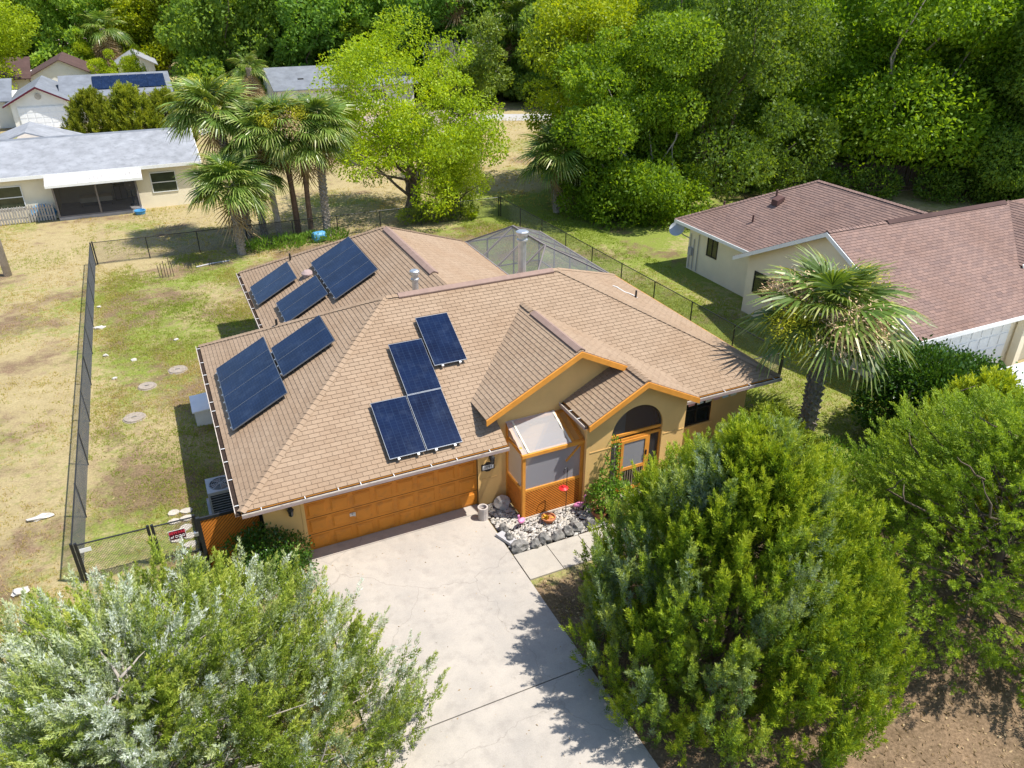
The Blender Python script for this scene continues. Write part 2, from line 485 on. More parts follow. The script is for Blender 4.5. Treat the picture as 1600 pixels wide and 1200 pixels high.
class MB:
    def __init__(s):
        s.v, s.f, s.m = [], [], []
        s.mi = 0
        s.rnd = None
    def add(s, vs, fs):
        b = len(s.v)
        s.v.extend([tuple(p) for p in vs])
        for f in fs:
            s.f.append(tuple(b + i for i in f))
            s.m.append(s.mi)
        return s
    def poly(s, pts):
        return s.add(pts, [tuple(range(len(pts)))])
    def box(s, x0, x1, y0, y1, z0, z1):
        return s.add([(x0, y0, z0), (x1, y0, z0), (x1, y1, z0), (x0, y1, z0), (x0, y0, z1), (x1, y0, z1), (x1, y1, z1), (x0, y1, z1)],
                     [(0, 3, 2, 1), (4, 5, 6, 7), (0, 1, 5, 4), (1, 2, 6, 5), (2, 3, 7, 6), (3, 0, 4, 7)])
    def prism(s, pts, vec):
        """extrude a planar polygon by vec"""
        vec = Vector(vec)
        pts = [Vector(p) for p in pts]
        n = len(pts)
        vs = pts + [p + vec for p in pts]
        fs = [tuple(range(n))[::-1], tuple(range(n, 2 * n))]
        fs += [(i, (i + 1) % n, n + (i + 1) % n, n + i) for i in range(n)]
        return s.add(vs, fs)
    def bar(s, p, q, w, h, up=(0, 0, 1)):
        p, q, up = Vector(p), Vector(q), Vector(up)
        d = (q - p).normalized()
        x = d.cross(up)
        if x.length < 1e-4:
            x = d.cross(Vector((1, 0, 0)))
        x.normalize()
        y = x.cross(d).normalized()
        a, b = x * w / 2, y * h / 2
        vs = [p - a - b, p + a - b, p + a + b, p - a + b, q - a - b, q + a - b, q + a + b, q - a + b]
        return s.add(vs, [(0, 3, 2, 1), (4, 5, 6, 7), (0, 1, 5, 4), (1, 2, 6, 5), (2, 3, 7, 6), (3, 0, 4, 7)])
    def tube(s, pts, rad, n=8, cap=True):
        pts = [Vector(p) for p in pts]
        if not isinstance(rad, (list, tuple)):
            rad = [rad] * len(pts)
        rings, prev = [], None
        for i, p in enumerate(pts):
            d = (pts[min(i + 1, len(pts) - 1)] - pts[max(i - 1, 0)]).normalized()
            if prev is None:
                x = d.orthogonal().normalized()
            else:
                x = (prev - d * prev.dot(d)).normalized()
            prev = x
            y = d.cross(x)
            rings.append([p + (x * math.cos(2 * math.pi * k / n) + y * math.sin(2 * math.pi * k / n)) * rad[i] for k in range(n)])
        vs = [v for r in rings for v in r]
        fs = []
        for i in range(len(pts) - 1):
            for k in range(n):
                fs.append((i * n + k, i * n + (k + 1) % n, (i + 1) * n + (k + 1) % n, (i + 1) * n + k))
        if cap:
            fs.append(tuple(range(n))[::-1])
            fs.append(tuple(range((len(pts) - 1) * n, len(pts) * n)))
        return s.add(vs, fs)
    def lathe(s, c, prof, n=16):
        c = Vector(c)
        pts = [c + Vector((0, 0, z)) for r, z in prof]
        vs, fs = [], []
        for (r, z) in prof:
            for k in range(n):
                a = 2 * math.pi * k / n
                vs.append(c + Vector((r * math.cos(a), r * math.sin(a), z)))
        for i in range(len(prof) - 1):
            for k in range(n):
                fs.append((i * n + k, i * n + (k + 1) % n, (i + 1) * n + (k + 1) % n, (i + 1) * n + k))
        fs.append(tuple(range(n))[::-1])
        fs.append(tuple(range((len(prof) - 1) * n, len(prof) * n)))
        return s.add(vs, fs)
    def rock(s, c, r, seed, sub=1, flat=.7):
        bm = bmesh.new()
        bmesh.ops.create_icosphere(bm, subdivisions=sub, radius=1)
        vs = []
        for v in bm.verts:
            k = 1 + .55 * noise.noise(v.co * 1.6 + Vector((seed * 3.1, seed * 1.7, 0))) + .30 * noise.noise(v.co * 4.1 + Vector((seed * 1.3, 0, seed)))
            p = v.co * k
            vs.append((c[0] + p.x * r[0], c[1] + p.y * r[1], c[2] + p.z * r[2] * flat))
        fs = [tuple(v.index for v in f.verts) for f in bm.faces]
        bm.free()
        return s.add(vs, fs)
    def mesh(s, name, mats, org=(0, 0, 0), smooth=False, recalc=True):
        me = bpy.data.meshes.new(name)
        o = Vector(org)
        me.from_pydata([Vector(p) - o for p in s.v], [], s.f)
        for m in (mats if isinstance(mats, (list, tuple)) else [mats]):
            me.materials.append(M[m])
        if any(s.m):
            me.polygons.foreach_set('material_index', s.m)
        if s.rnd is not None:
            a = me.attributes.new('rnd', 'FLOAT', 'FACE')
            a.data.foreach_set('value', s.rnd)
        if recalc:
            bm = bmesh.new()
            bm.from_mesh(me)
            bmesh.ops.recalc_face_normals(bm, faces=bm.faces)
            bm.to_mesh(me)
            bm.free()
        if smooth:
            me.polygons.foreach_set('use_smooth', [True] * len(me.polygons))
        me.update()
        return me
    def build(s, name, mats, parent=None, loc=None, smooth=False, kind=None, recalc=True):
        org = ORG.get(parent, Vector((0, 0, 0))) if parent is not None else (Vector(loc) if loc is not None else Vector((0, 0, 0)))
        me = s.mesh(name, mats, org, smooth, recalc)
        o = link(name, me, parent, loc if parent is None else None)
        if kind:
            o['kind'] = kind
        return o

class LC:
    """leaf cloud: many small rhombic leaves gathered in numpy arrays, one mesh"""
    def __init__(s, k=4):
        s.V, s.r, s.a, s.k = [], [], [], k
    def add(s, V, r, a=None):
        s.V.append(V.reshape(-1, s.k, 3))
        s.r.append(r)
        s.a.append(a if a is not None else np.zeros(len(r)))
    def leaves(s, c, d, L, Wd, r, a=None, fold=.15):
        n = len(c)
        d = d / (np.linalg.norm(d, axis=1, keepdims=True) + 1e-9)
        q = rng.normal(size=(n, 3))
        sd = np.cross(d, q)
        sd /= (np.linalg.norm(sd, axis=1, keepdims=True) + 1e-9)
        nn = np.cross(sd, d)
        L = np.broadcast_to(np.asarray(L, float).reshape(-1, 1), (n, 1))
        Wd = np.broadcast_to(np.asarray(Wd, float).reshape(-1, 1), (n, 1))
        if s.k == 3:
            s.add(np.stack([c - sd * Wd * .5, c + sd * Wd * .5, c + d * L], 1), r, a)
            return
        mid = c + d * L * .5 + nn * Wd * fold
        s.add(np.stack([c, mid + sd * Wd * .5, c + d * L, mid - sd * Wd * .5], 1), r, a)
    def mesh(s, name, mat):
        V = np.concatenate(s.V)
        r = np.concatenate(s.r)
        a = np.concatenate(s.a)
        n = len(V)
        me = bpy.data.meshes.new(name)
        k = s.k
        me.vertices.add(n * k)
        me.vertices.foreach_set('co', V.reshape(-1).astype(np.float32))
        me.loops.add(n * k)
        me.loops.foreach_set('vertex_index', np.arange(n * k, dtype=np.int32))
        me.polygons.add(n)
        me.polygons.foreach_set('loop_start', np.arange(0, n * k, k, dtype=np.int32))
        for nm, arr in (('rnd', r), ('alt', a)):
            at = me.attributes.new(nm, 'FLOAT', 'FACE')
            at.data.foreach_set('value', np.clip(arr, 0, 1).astype(np.float32))
        me.materials.append(M[mat])
        me.update(calc_edges=True)
        me.validate()
        return me

def unit(n):
    v = rng.normal(size=(n, 3))
    return v / np.linalg.norm(v, axis=1, keepdims=True)

# ------------------------------------------------------------------ ground, road, paving
mb = MB()
gx = [-400, -120, -60, -30, -15, 0, 15, 30, 60, 120, 400]
gy = [-120, -40, -20, 0, 20, 40, 80, 160, 400, 900]
for i in range(len(gx) - 1):
    for j in range(len(gy) - 1):
        mb.poly([(gx[i], gy[j], 0), (gx[i + 1], gy[j], 0), (gx[i + 1], gy[j + 1], 0), (gx[i], gy[j + 1], 0)])
mb.build('ground', 'lawn', kind='structure')

rc = [(-70, 68), (-30, 66.5), (0, 65.5), (14, 64.2), (24, 61.6), (34, 57.6), (50, 50), (80, 38)]
mb = MB()
for i in range(len(rc) - 1):
    (x0, y0), (x1, y1) = rc[i], rc[i + 1]
    mb.poly([(x0, y0 - 2.2, .01), (x1, y1 - 2.2, .01), (x1, y1 + 2.2, .01), (x0, y0 + 2.2, .01)])
mb.build('road', 'road_concrete', kind='structure')
mb = MB()
mb.poly([(-17.4, 68.2, .015), (-12.6, 68.2, .015), (-12.9, 73.2, .015), (-17.2, 73.2, .015)])
mb.build('neighbour_driveway', 'drive_concrete', kind='structure')

drive = link('driveway', MB().box(-5.05, 0.0, -15, .1, -.10, .004).mesh('driveway_bed', 'gutter_debris'))
drive['kind'] = 'structure'
for (y0, y1) in ((-14.9, -6.485), (-6.455, -.37), (-.355, .06)):
    b = MB().box(-5.02, -.02, y0, y1, -.05, .05)
    b.build('slab', 'drive_concrete', drive)
walk = link('walkway', MB().box(.0, 5.4, -3.42, -2.42, -.10, .004).mesh('walkway_bed', 'gutter_debris'))
walk['kind'] = 'structure'
xs = [.012, 1.0, 1.985, 2.97, 3.95, 5.4]
for i in range(5):
    MB().box(xs[i], xs[i + 1] - .022, -3.43, -2.41, -.05, .05).build('slab', 'walk_concrete', walk)
MB().box(4.0, 5.378, -2.39, -1.32, -.05, .05).build('slab', 'walk_concrete', walk)

# ------------------------------------------------------------------ shingle laying
def clip(poly, a, b):
    """keep the part of poly (2-D) left of the line a->b"""
    out = []
    n = len(poly)
    def sd(p):
        return (b[0] - a[0]) * (p[1] - a[1]) - (b[1] - a[1]) * (p[0] - a[0])
    for i in range(n):
        p, q = poly[i], poly[(i + 1) % n]
        dp, dq = sd(p), sd(q)
        if dp >= 0:
            out.append(p)
        if (dp > 0 and dq < 0) or (dp < 0 and dq > 0):
            t = dp / (dp - dq)
            out.append((p[0] + (q[0] - p[0]) * t, p[1] + (q[1] - p[1]) * t))
    return out

CAMP = Vector(cam.location)

class Roof:
    """collects shingle tabs of one roof; nearest full tabs become objects"""
    def __init__(s, tab=.285, expo=.13):
        s.tab, s.expo = tab, expo
        s.mb = MB()
        s.rnd = []
        s.full = []
        s.deck = MB()
        s.planes = 0
    def plane(s, pieces, u, singles=False, th=.11):
        """pieces: convex 3-D polygons lying in one plane; u: direction along the eave"""
        u = Vector(u).normalized()
        p0 = Vector(pieces[0][0])
        nrm = None
        P = [Vector(p) for p in pieces[0]]
        nrm = (P[1] - P[0]).cross(P[2] - P[0]).normalized()
        if nrm.z < 0:
            nrm = -nrm
        v = nrm.cross(u).normalized()
        if v.z < 0:
            v = -v
            u = -u
        s.planes += 1
        vmin = min((Vector(p) - p0).dot(v) for pc in pieces for p in pc)
        for pc in pieces:
            pl = [((Vector(p) - p0).dot(u), (Vector(p) - p0).dot(v) - vmin) for p in pc]
            ar = sum(pl[i][0] * pl[(i + 1) % len(pl)][1] - pl[(i + 1) % len(pl)][0] * pl[i][1] for i in range(len(pl)))
            if ar < 0:
                pl = pl[::-1]
            s.deck.prism([Vector(p) - nrm * .004 for p in pc], -nrm * th)
            u0, u1 = min(p[0] for p in pl), max(p[0] for p in pl)
            v0, v1 = min(p[1] for p in pl), max(p[1] for p in pl)
            r = int(math.floor(v0 / s.expo))
            while r * s.expo < v1:
                k = int(math.floor((u0 - (r % 2) * s.tab * .5) / s.tab)) - 1
                jit = ((r * 7919 + 31 * s.planes) % 13) / 13. * .06
                while True:
                    a = k * s.tab + (r % 2) * s.tab * .5 + jit
                    k += 1
                    if a > u1:
                        break
                    b = a + s.tab - .010
                    q = [(a, r * s.expo), (b, r * s.expo), (b, (r + 1) * s.expo), (a, (r + 1) * s.expo)]
                    full = q
                    for i in range(len(pl)):
                        q = clip(q, pl[i], pl[(i + 1) % len(pl)])
                        if len(q) < 3:
                            break
                    if len(q) < 3:
                        continue
                    area = abs(sum(q[i][0] * q[(i + 1) % len(q)][1] - q[(i + 1) % len(q)][0] * q[i][1] for i in range(len(q)))) / 2
                    if area < 2e-4:
                        continue
                    rv = (math.sin(k * 12.9898 + r * 78.233 + s.planes * 37.7) * 43758.5453) % 1.0
                    lift = .004 * ((rv * 17) % 1)
                    org = p0 + v * vmin
                    if singles and abs(area - (s.tab - .010) * s.expo) < 1e-5:
                        c = org + u * a + v * (r * s.expo)
                        s.full.append(((c - CAMP).length, c, u, v, nrm, lift, rv))
                        continue
                    s.tabgeo(q, r, org, u, v, nrm, lift, rv)
                r += 1
    def tabgeo(s, q, r, org, u, v, nrm, lift, rv):
        top, bot = [], []
        for (x, y) in q:
            t = (y - r * s.expo) / s.expo
            h = (.019 + lift) * (1 - t) + .005 * t
            base = org + u * x + v * y
            top.append(base + nrm * h)
            bot.append(base - nrm * .002)
        n = len(q)
        fs = [tuple(range(n))]
        for i in range(n):
            j = (i + 1) % n
            if not (q[i][1] > (r + .98) * s.expo and q[j][1] > (r + .98) * s.expo):
                fs.append((i, n + i, n + j, j))
        s.mb.add(top + bot, fs)
        s.rnd += [rv] * len(fs)
    def cap(s, p, q, w=.24, step=.17):
        p, q = Vector(p), Vector(q)
        d = (q - p).normalized()
        side = d.cross(Vector((0, 0, 1))).normalized()
        up = side.cross(d).normalized()
        L = (q - p).length
        n = int(L / step)
        for i in range(n):
            a = p + d * (i * L / n)
            b = p + d * ((i + 1) * L / n + .03)
            h0, h1 = .055, .035
            dr = w * .5 * .42
            vs = [a + up * h0, a + side * w / 2 + up * (h0 - dr), a - side * w / 2 + up * (h0 - dr),
                  b + up * h1, b + side * w / 2 + up * (h1 - dr), b - side * w / 2 + up * (h1 - dr),
                  a + up * .0 - up * .03, ]
            fs = [(0, 1, 4, 3), (2, 0, 3, 5), (0, 6, 1), (0, 2, 6)]
            s.mb.add(vs, fs)
            s.rnd += [random.random()] * 4
    def build(s, parent, mat, deckmat, nsingle=300):
        s.full.sort(key=lambda t: t[0])
        for (dist, c, u, v, nrm, lift, rv) in s.full[nsingle:]:
            q = [(0, 0), (s.tab - .010, 0), (s.tab - .010, s.expo), (0, s.expo)]
            s.tabgeo(q, 0, c, u, v, nrm, lift, rv)
        deck = s.deck.build('roof', deckmat, parent)
        s.mb.rnd = s.rnd
        s.mb.build('shingle_field', mat, deck, kind='stuff', recalc=False)
        if s.full:
            t = Roof(s.tab, s.expo)
            t.tabgeo([(0, 0), (s.tab - .010, 0), (s.tab - .010, s.expo), (0, s.expo)], 0, Vector((0, 0, 0)), Vector((1, 0, 0)), Vector((0, 1, 0)), Vector((0, 0, 1)), .002, 0.)
            t.mb.rnd = t.rnd
            me = t.mb.mesh('shingle', mat, recalc=False)
            for (dist, c, u, v, nrm, lift, rv) in s.full[:nsingle]:
                o = link('shingle', me, deck)
                o.matrix_local = Matrix.Translation(c - ORG[deck]) @ Matrix((u, v, nrm)).transposed().to_4x4()
        return deck

# ------------------------------------------------------------------ the main house
house = thing('house', 'gold stucco house with tan shingle hip roof and wide orange garage door', 'house')
ZE = 2.45
A, B, Cc, D = (-6.42, -.8, ZE), (10.1, -.8, ZE), (10.1, 9.3, ZE), (-6.42, 9.3, ZE)
R1, R2 = (-1.13, 4.25, 5.2), (4.67, 4.25, 5.2)
fs = (5.2 - ZE) / 5.05
def zf(y):
    return ZE + fs * (y + .8)
rf = Roof()
# front slope in convex pieces, notched where the gable and porch stand
tL = (.57 + 6.42) / 5.29
rf.plane([[A, (.57, -.8, ZE), (.57, 4.25, 5.2), R1],
          [(.57, .03, zf(.03)), (4.67, .03, zf(.03)), (4.67, 4.25, 5.2), (.57, 4.25, 5.2)],
          [(4.67, .03, zf(.03)), (6.3, .03, zf(.03)), (6.3, 2.734, zf(2.734)), (4.67, 4.25, 5.2)],
          [(6.3, -.8, ZE), B, (6.3, 2.734, zf(2.734))]], (1, 0, 0), singles=True)
rf.plane([[D, A, R1]], (0, 1, 0))
rf.plane([[B, Cc, R2]], (0, 1, 0))
rf.plane([[Cc, D, R1, R2]], (1, 0, 0))
# rear wing
r_end = (.9, 11.1, 5.2)
rf.plane([[(-4.2, 9.3, ZE), (.9, 4.25, 5.2), r_end, (-4.2, 16.2, ZE)]], (0, 1, 0))
rf.plane([[(6, 9.3, ZE), (6, 16.2, ZE), r_end, (.9, 4.25, 5.2)]], (0, 1, 0))
rf.plane([[(-4.2, 16.2, ZE), r_end, (6, 16.2, ZE)]], (1, 0, 0))
# front gable and porch gable
gs = .512
def zg(x):
    return 4.67 - gs * abs(x - 2.95)
rf.plane([[(.08, -.5, zg(.08)), (2.95, -.5, 4.67), (2.95, 3.28, 4.67), (.08, .59, zg(.08))]], (0, 1, 0))
rf.plane([[(2.95, -.5, 4.67), (4.53, -.5, zg(4.53)), (4.53, 1.79, zg(4.53)), (2.95, 3.28, 4.67)],
          [(4.53, -1.5, zg(4.53)), (6.38, -1.5, zg(6.38)), (6.38, .04, zg(6.38)), (4.53, 1.79, zg(4.53))]], (0, 1, 0))
zp = zg(4.53)
def zpl(x):
    return zp - .53 * (4.53 - x)
rf.plane([[(2.7, -1.5, zpl(2.7)), (4.53, -1.5, zp), (4.53, .0, zp), (2.7, .0, zpl(2.7))]], (0, 1, 0))
for p, q in ((A, R1), (D, R1), (B, R2), (Cc, R2), (r_end, (-4.2, 16.2, ZE)), (r_end, (6, 16.2, ZE)), (R1, (-.55, 4.25, 5.2)),
             ((4.45, 4.25, 5.2), R2), ((2.95, 2.55, 4.67), (2.95, 3.3, 4.67)), ((4.53, -1.5, zp), (4.53, -.1, zp))):
    rf.cap(p, q)
roof = rf.build(house, 'tan_shingle', 'roof_deck_tan')

# ridge vents
def ridge_vent(p, q, w=.30):
    b = MB()
    p, q = Vector(p), Vector(q)
    d = (q - p).normalized()
    s = d.cross(Vector((0, 0, 1))).normalized()
    up = Vector((0, 0, 1))
    pr = [s * -w / 2 + up * -.055, s * -w / 2 + up * -.025, up * .055, s * w / 2 + up * -.025, s * w / 2 + up * -.055, up * .02]
    b.prism([p + k for k in pr], q - p)
    o = b.build('ridge_vent', 'vent_cap', roof)
    for sd_ in (-1, 1):
        c_ = s * sd_ * (w / 2 - .012) + up * -.07
        MB().bar(p + c_, q + c_, .02, .035).build('vent_shadow_edge', 'ridge_vent_brown', o)  # dark brown bar painted in as the shadow line below the vent edge
    return o
ridge_vent((-.75, 4.25, 5.22), (4.5, 4.25, 5.22))
ridge_vent((.9, 5.6, 5.22), (.9, 10.9, 5.22))
ridge_vent((2.95, -.45, 4.69), (2.95, 2.45, 4.69), .28)

def pipe(x, y, z0, z1, r, mat, name='vent_pipe', cap=False, par=None):
    b = MB().tube([(x, y, z0), (x, y, z1)], r, 12)
    if cap:
        b.lathe((x, y, z1), [(r * 1.0, -.02), (r * 1.55, .0), (r * 1.6, .10), (r * 1.2, .13), (r * .4, .14)], 12)
        b.lathe((x, y, z1 - .22), [(r * 1.0, 0), (r * 1.35, .02), (r * 1.35, .07), (r, .09)], 12)
        b.lathe((x, y, z0 + .05), [(r * 2.2, -.06), (r * 1.2, .05)], 12)
    return b.build(name, mat, par or roof, smooth=False)
pipe(3.72, 4.9, 4.6, 6.30, .135, 'galvanised', 'flue_pipe', True)
pipe(.12, 5.2, 4.4, 5.42, .10, 'galvanised', 'flue_pipe', True)
pipe(-4.05, 7.0, 3.5, 3.92, .04, 'black_metal')
pipe(-2.35, 13.9, 3.3, 3.75, .04, 'black_metal')
pipe(8.1, 4.6, 3.3, 3.75, .035, 'black_metal')
b = MB().lathe((-2.12, 11.55, 3.50), [(.17, 0), (.17, .12), (.24, .13), (.24, .18), (.13, .27), (.03, .29)], 14)
b.box(-2.42, -1.8, 11.3, 11.8, 3.40, 3.43)
b.build('roof_vent', 'pinkish_shingle', roof)
cab = [(7.55 + .1 * t, 5.3 - .12 * t, 3.78 - .05 * t + .02 * math.sin(t * 1.7)) for t in range(7)]
MB().tube(cab, .022, 6).build('white_conduit', 'white_plastic', roof)

# gutters with hangers, fascia
def gutter(p, q, out, hang=.85, mat='gutter_cream'):
    p, q, out = Vector(p), Vector(q), Vector(out)
    up = Vector((0, 0, 1))
    b = MB()
    w, h, t = .125, .10, .008
    for k, prof in enumerate(([(0, -h), (w, -h), (w, -h + t), (0, -h + t)], [(w, -h), (w + t, -h), (w + t, -.02), (w, -.02)], [(w - .010, -.0195), (w + t, -.0195), (w + t, .012), (w - .010, .012)])):
        b.mi = 1 if k < 2 else 0
        b.prism([p + out * x + up * z for x, z in prof], q - p)
    g = b.build('gutter', [mat, 'pinkish_shingle'], house)
    d = MB()
    d.prism([p + out * x + up * z for x, z in [(.002, -h + t + .001), (w - .002, -h + t + .001), (w - .002, -.045), (.002, -.03)]], q - p)
    d.build('leaf_debris', 'gutter_debris', g)
    n = max(2, int((q - p).length / hang))
    for i in range(n):
        c = p + (q - p) * ((i + .5 + random.uniform(-.25, .25)) / n)
        MB().bar(c + up * .006, c + out * (w - .02) + up * .006, .018, .012).build('gutter_hanger', 'white_paint', g)
    f = MB()
    f.prism([p + out * x + up * z for x, z in [(-.03, -.17), (-.003, -.17), (-.003, -.01), (-.03, -.01)]], q - p)
    f.build('fascia', 'trim_orange', g)
gutter((-6.42, -.81, ZE), (.57, -.81, ZE), (0, -1, 0))
gutter((6.42, -.81, ZE), (10.08, -.81, ZE), (0, -1, 0))
gutter((-6.43, -.8, ZE), (-6.43, 9.3, ZE), (-1, 0, 0))
gutter((-4.21, 9.6, ZE), (-4.21, 16.2, ZE), (-1, 0, 0))
gutter((2.69, -1.48, zpl(2.7)), (2.69, -.02, zpl(2.7)), (-1, 0, 0))
for bx in ((10.1, 10.12, -.8, 9.3, ZE - .17, ZE + .02), (6.0, 6.02, 9.4, 16.2, ZE - .17, ZE + .02), (-4.2, 6, 16.2, 16.22, ZE - .17, ZE + .02)):
    MB().box(*bx).build('fascia', 'trim_orange', house)
# soffits
MB().box(-6.4, .57, -.79, .1, ZE - .17, ZE - .14).box(6.3, 10.09, -.79, .1, ZE - .17, ZE - .14).box(-6.4, -5.8, .1, 9.2, ZE - .17, ZE - .14).box(9.5, 10.09, .1, 9.2, ZE - .17, ZE - .14).build('soffit', 'stucco_gold', house)

# rake boards
def rake(pts, h=.17, t=.045, y=None):
    for i in range(len(pts) - 1):
        p, q = Vector(pts[i]), Vector(pts[i + 1])
        b = MB()
        b.prism([p + Vector((0, 0, -.015)), q + Vector((0, 0, -.015)), q + Vector((0, 0, -.015 - h)), p + Vector((0, 0, -.015 - h))], (0, -t, 0))
        b.build('rake_board', 'trim_orange', house)
rake([(.08, -.5, zg(.08)), (2.95, -.5, 4.67), (4.53, -.5, zp)])
rake([(2.7, -1.5, zpl(2.7)), (4.53, -1.5, zp), (6.38, -1.5, zg(6.38))])

# walls
w = MB()
w.box(-5.9, 9.6, .14, 8.8, 0, ZE - .15)
w.box(-3.7, 5.5, 8.8, 15.7, 0, ZE - .15)
w.box(-5.9, -4.88, 0, .14, 0, ZE - .15)
w.box(-4.88, 0, 0, .14, 2.13, ZE - .15)
w.box(0, .62, 0, .14, 0, ZE - .15)
# gable wall: from x .62 to 6.2 under the gable slopes
w.prism([(.62, 0, 0), (4.9, 0, 0), (4.9, 0, zg(4.9) - .15), (2.95, 0, 4.67 - .15), (.62, 0, zg(.62) - .15)], (0, .14, 0))
w.box(6.0, 9.6, 0, .14, 0, .85)
w.box(6.0, 7.05, 0, .14, .85, 1.95)
w.box(8.2, 9.6, 0, .14, .85, 1.95)
w.box(6.0, 9.6, 0, .14, 1.95, ZE - .15)
# porch side walls
w.box(2.84, 2.98, -1.11, 0, 0, zpl(2.84) - .16)
w.box(6.02, 6.16, -1.11, 0, 0, zg(6.16) - .16)
# porch front wall with arched opening
yf = -1.25
ax0, ax1, asp = 3.62, 5.36, 2.12
acx, ar = (ax0 + ax1) / 2, (ax1 - ax0) / 2
def top_at(x):
    return (zpl(x) if x < 4.53 else zg(x)) - .16
w.prism([(2.84, yf, 0), (ax0, yf, 0), (ax0, yf, top_at(ax0)), (2.84, yf, top_at(2.84))], (0, .14, 0))
w.prism([(ax1, yf, 0), (6.16, yf, 0), (6.16, yf, top_at(6.16)), (ax1, yf, top_at(ax1))], (0, .14, 0))
N = 28
prev = None
for i in range(N + 1):
    a = math.pi - math.pi * i / N
    x, z = acx + ar * math.cos(a), asp + ar * .98 * math.sin(a)
    if prev:
        w.prism([(prev[0], yf, prev[1]), (x, yf, z), (x, yf, top_at(x)), (prev[0], yf, top_at(prev[0]))], (0, .14, 0))
    prev = (x, z)
w.box(3.02, 6.0, -.02, .0, 0, .02)
walls = w.build('wall', 'stucco_gold', house)
# score lines and corner trims on the stucco
for bx in ((.14, .60, -.012, -.002, .90, .93), (2.91, ax0 - .02, yf - .012, yf - .002, 1.78, 1.81), (ax1 + .05, 6.14, yf - .012, yf - .002, 1.78, 1.81)):
    MB().box(*bx).build('stucco_band', 'stucco_gold', walls)
MB().box(2.80, 2.9, yf - .015, yf + .1, 0, zpl(2.84) - .2).build('corner_trim', 'stucco_gold', walls)

# garage door, 4 rows of 8 raised panels
gd = MB().box(-4.87, -.01, .07, .12, .02, 2.14).build('garage_door', 'door_orange', house)
pw, ph = 4.86 / 8, 2.12 / 4
pb = MB()
pb.box(-pw / 2 + .06, pw / 2 - .06, -.012, .0, -ph / 2 + .07, ph / 2 - .07)
bp = [(-pw / 2 + .11, -ph / 2 + .12), (pw / 2 - .11, -ph / 2 + .12), (pw / 2 - .11, ph / 2 - .12), (-pw / 2 + .11, ph / 2 - .12)]
bo = [(-pw / 2 + .075, -ph / 2 + .085), (pw / 2 - .075, -ph / 2 + .085), (pw / 2 - .075, ph / 2 - .085), (-pw / 2 + .075, ph / 2 - .085)]
vs = [(x, -.013, z) for x, z in bo] + [(x, -.032, z) for x, z in bp]
pb.add(vs, [(4, 5, 6, 7)] + [(i, (i + 1) % 4, 4 + (i + 1) % 4, 4 + i) for i in range(4)])
pm = pb.mesh('panel', 'door_orange')
for r in range(4):
    for c in range(8):
        link('panel', pm, gd, (-4.87 + pw * (c + .5), .07, .02 + ph * (r + .5)))
for r in range(1, 4):
    MB().box(-4.87, -.01, .066, .0705, .02 + ph * r - .006, .02 + ph * r + .006).build('section_joint', 'dark_recess', gd)
hb = MB().box(-3.73, -3.57, .05, .07, .82, .92)
hb.tube([(-3.65, .06, .87), (-3.65, 0.0, .87)], .012, 6).bar((-3.72, .0, .90), (-3.58, .0, .84), .02, .02)
hb.build('handle', 'galvanised', gd)
MB().box(-4.97, -4.885, -.015, .06, 0, 2.2).box(.0, .085, -.015, .06, 0, 2.2).build('door_trim', 'stucco_gold', gd)

# right front window with muntins
wi = MB().box(7.05, 8.2, .06, .09, .85, 1.95).build('window', 'dark_glass', house)
f = MB()
for x in (7.05, 7.62, 8.15):
    f.box(x, x + .05, .02, .06, .85, 1.95)
for z in (.85, 1.38, 1.90):
    f.box(7.1, 8.15, .025, .058, z, z + .05)
f.build('window_frame', 'frame_dark', wi)
MB().box(6.98, 8.27, -.05, .02, .79, .85).build('window_sill', 'stucco_gold', wi)
# cloth pennants under the eave
pn = thing('bunting', 'row of small pastel cloth pennants hung under the eave above the dark window', 'bunting', (7.6, -.62, 2.0))
MB().tube([(6.6, -.62, 2.27), (7.6, -.62, 2.24), (8.6, -.62, 2.27)], .008, 5).build('cord', 'white_plastic', pn)
for i in range(6):
    x = 6.72 + i * .32
    c = ['cloth_pink', 'cloth_blue', 'cloth_cream'][i % 3]
    MB().prism([(x, -.63, 2.25), (x + .26, -.63, 2.25), (x + .25, -.64, 2.06), (x + .02, -.65, 2.05)], (0, .008, 0)).build('pennant', c, pn)

# porch arch: timber frame, screens, screen door, low picket
mbf = MB()
yb = -1.19
mbf.box(ax0, ax1, yb, yb + .06, 2.02, 2.10)
mbf.box(ax0, ax1, yb, yb + .06, 1.86, 1.93)
mbf.box(ax0, ax0 + .05, yb, yb + .06, .05, 1.86)
mbf.box(ax1 - .05, ax1, yb, yb + .06, .05, 1.86)
mbf.box(3.93, 4.0, yb, yb + .06, .05, 1.86)
mbf.box(4.93, 5.0, yb, yb + .06, .05, 1.86)
pf = mbf.build('porch_frame', 'trim_orange', house)
arc = MB()
for i in range(N):
    a0, a1 = math.pi - math.pi * i / N, math.pi - math.pi * (i + 1) / N
    p = [(acx + k * math.cos(a), yb, asp + k * .98 * math.sin(a)) for a, k in ((a0, ar - .045), (a1, ar - .045), (a1, ar - .004), (a0, ar - .004))]
    arc.prism(p, (0, .05, 0))
arc.build('arch_trim', 'wood_dark', pf)
scr = MB()
scr.poly([(acx + (ar - .03) * math.cos(math.pi * i / N), yb + .03, asp + (ar - .03) * .98 * math.sin(math.pi * i / N)) for i in range(N + 1)])
scr.build('arch_screen', 'bug_screen_dark', pf, recalc=False)
for x0, x1 in ((ax0 + .05, 3.93), (5.0, ax1 - .05)):
    MB().poly([(x0, yb + .03, .05), (x1, yb + .03, .05), (x1, yb + .03, 1.86), (x0, yb + .03, 1.86)]).build('side_screen', 'bug_screen_dark', pf, recalc=False)
sd = MB()
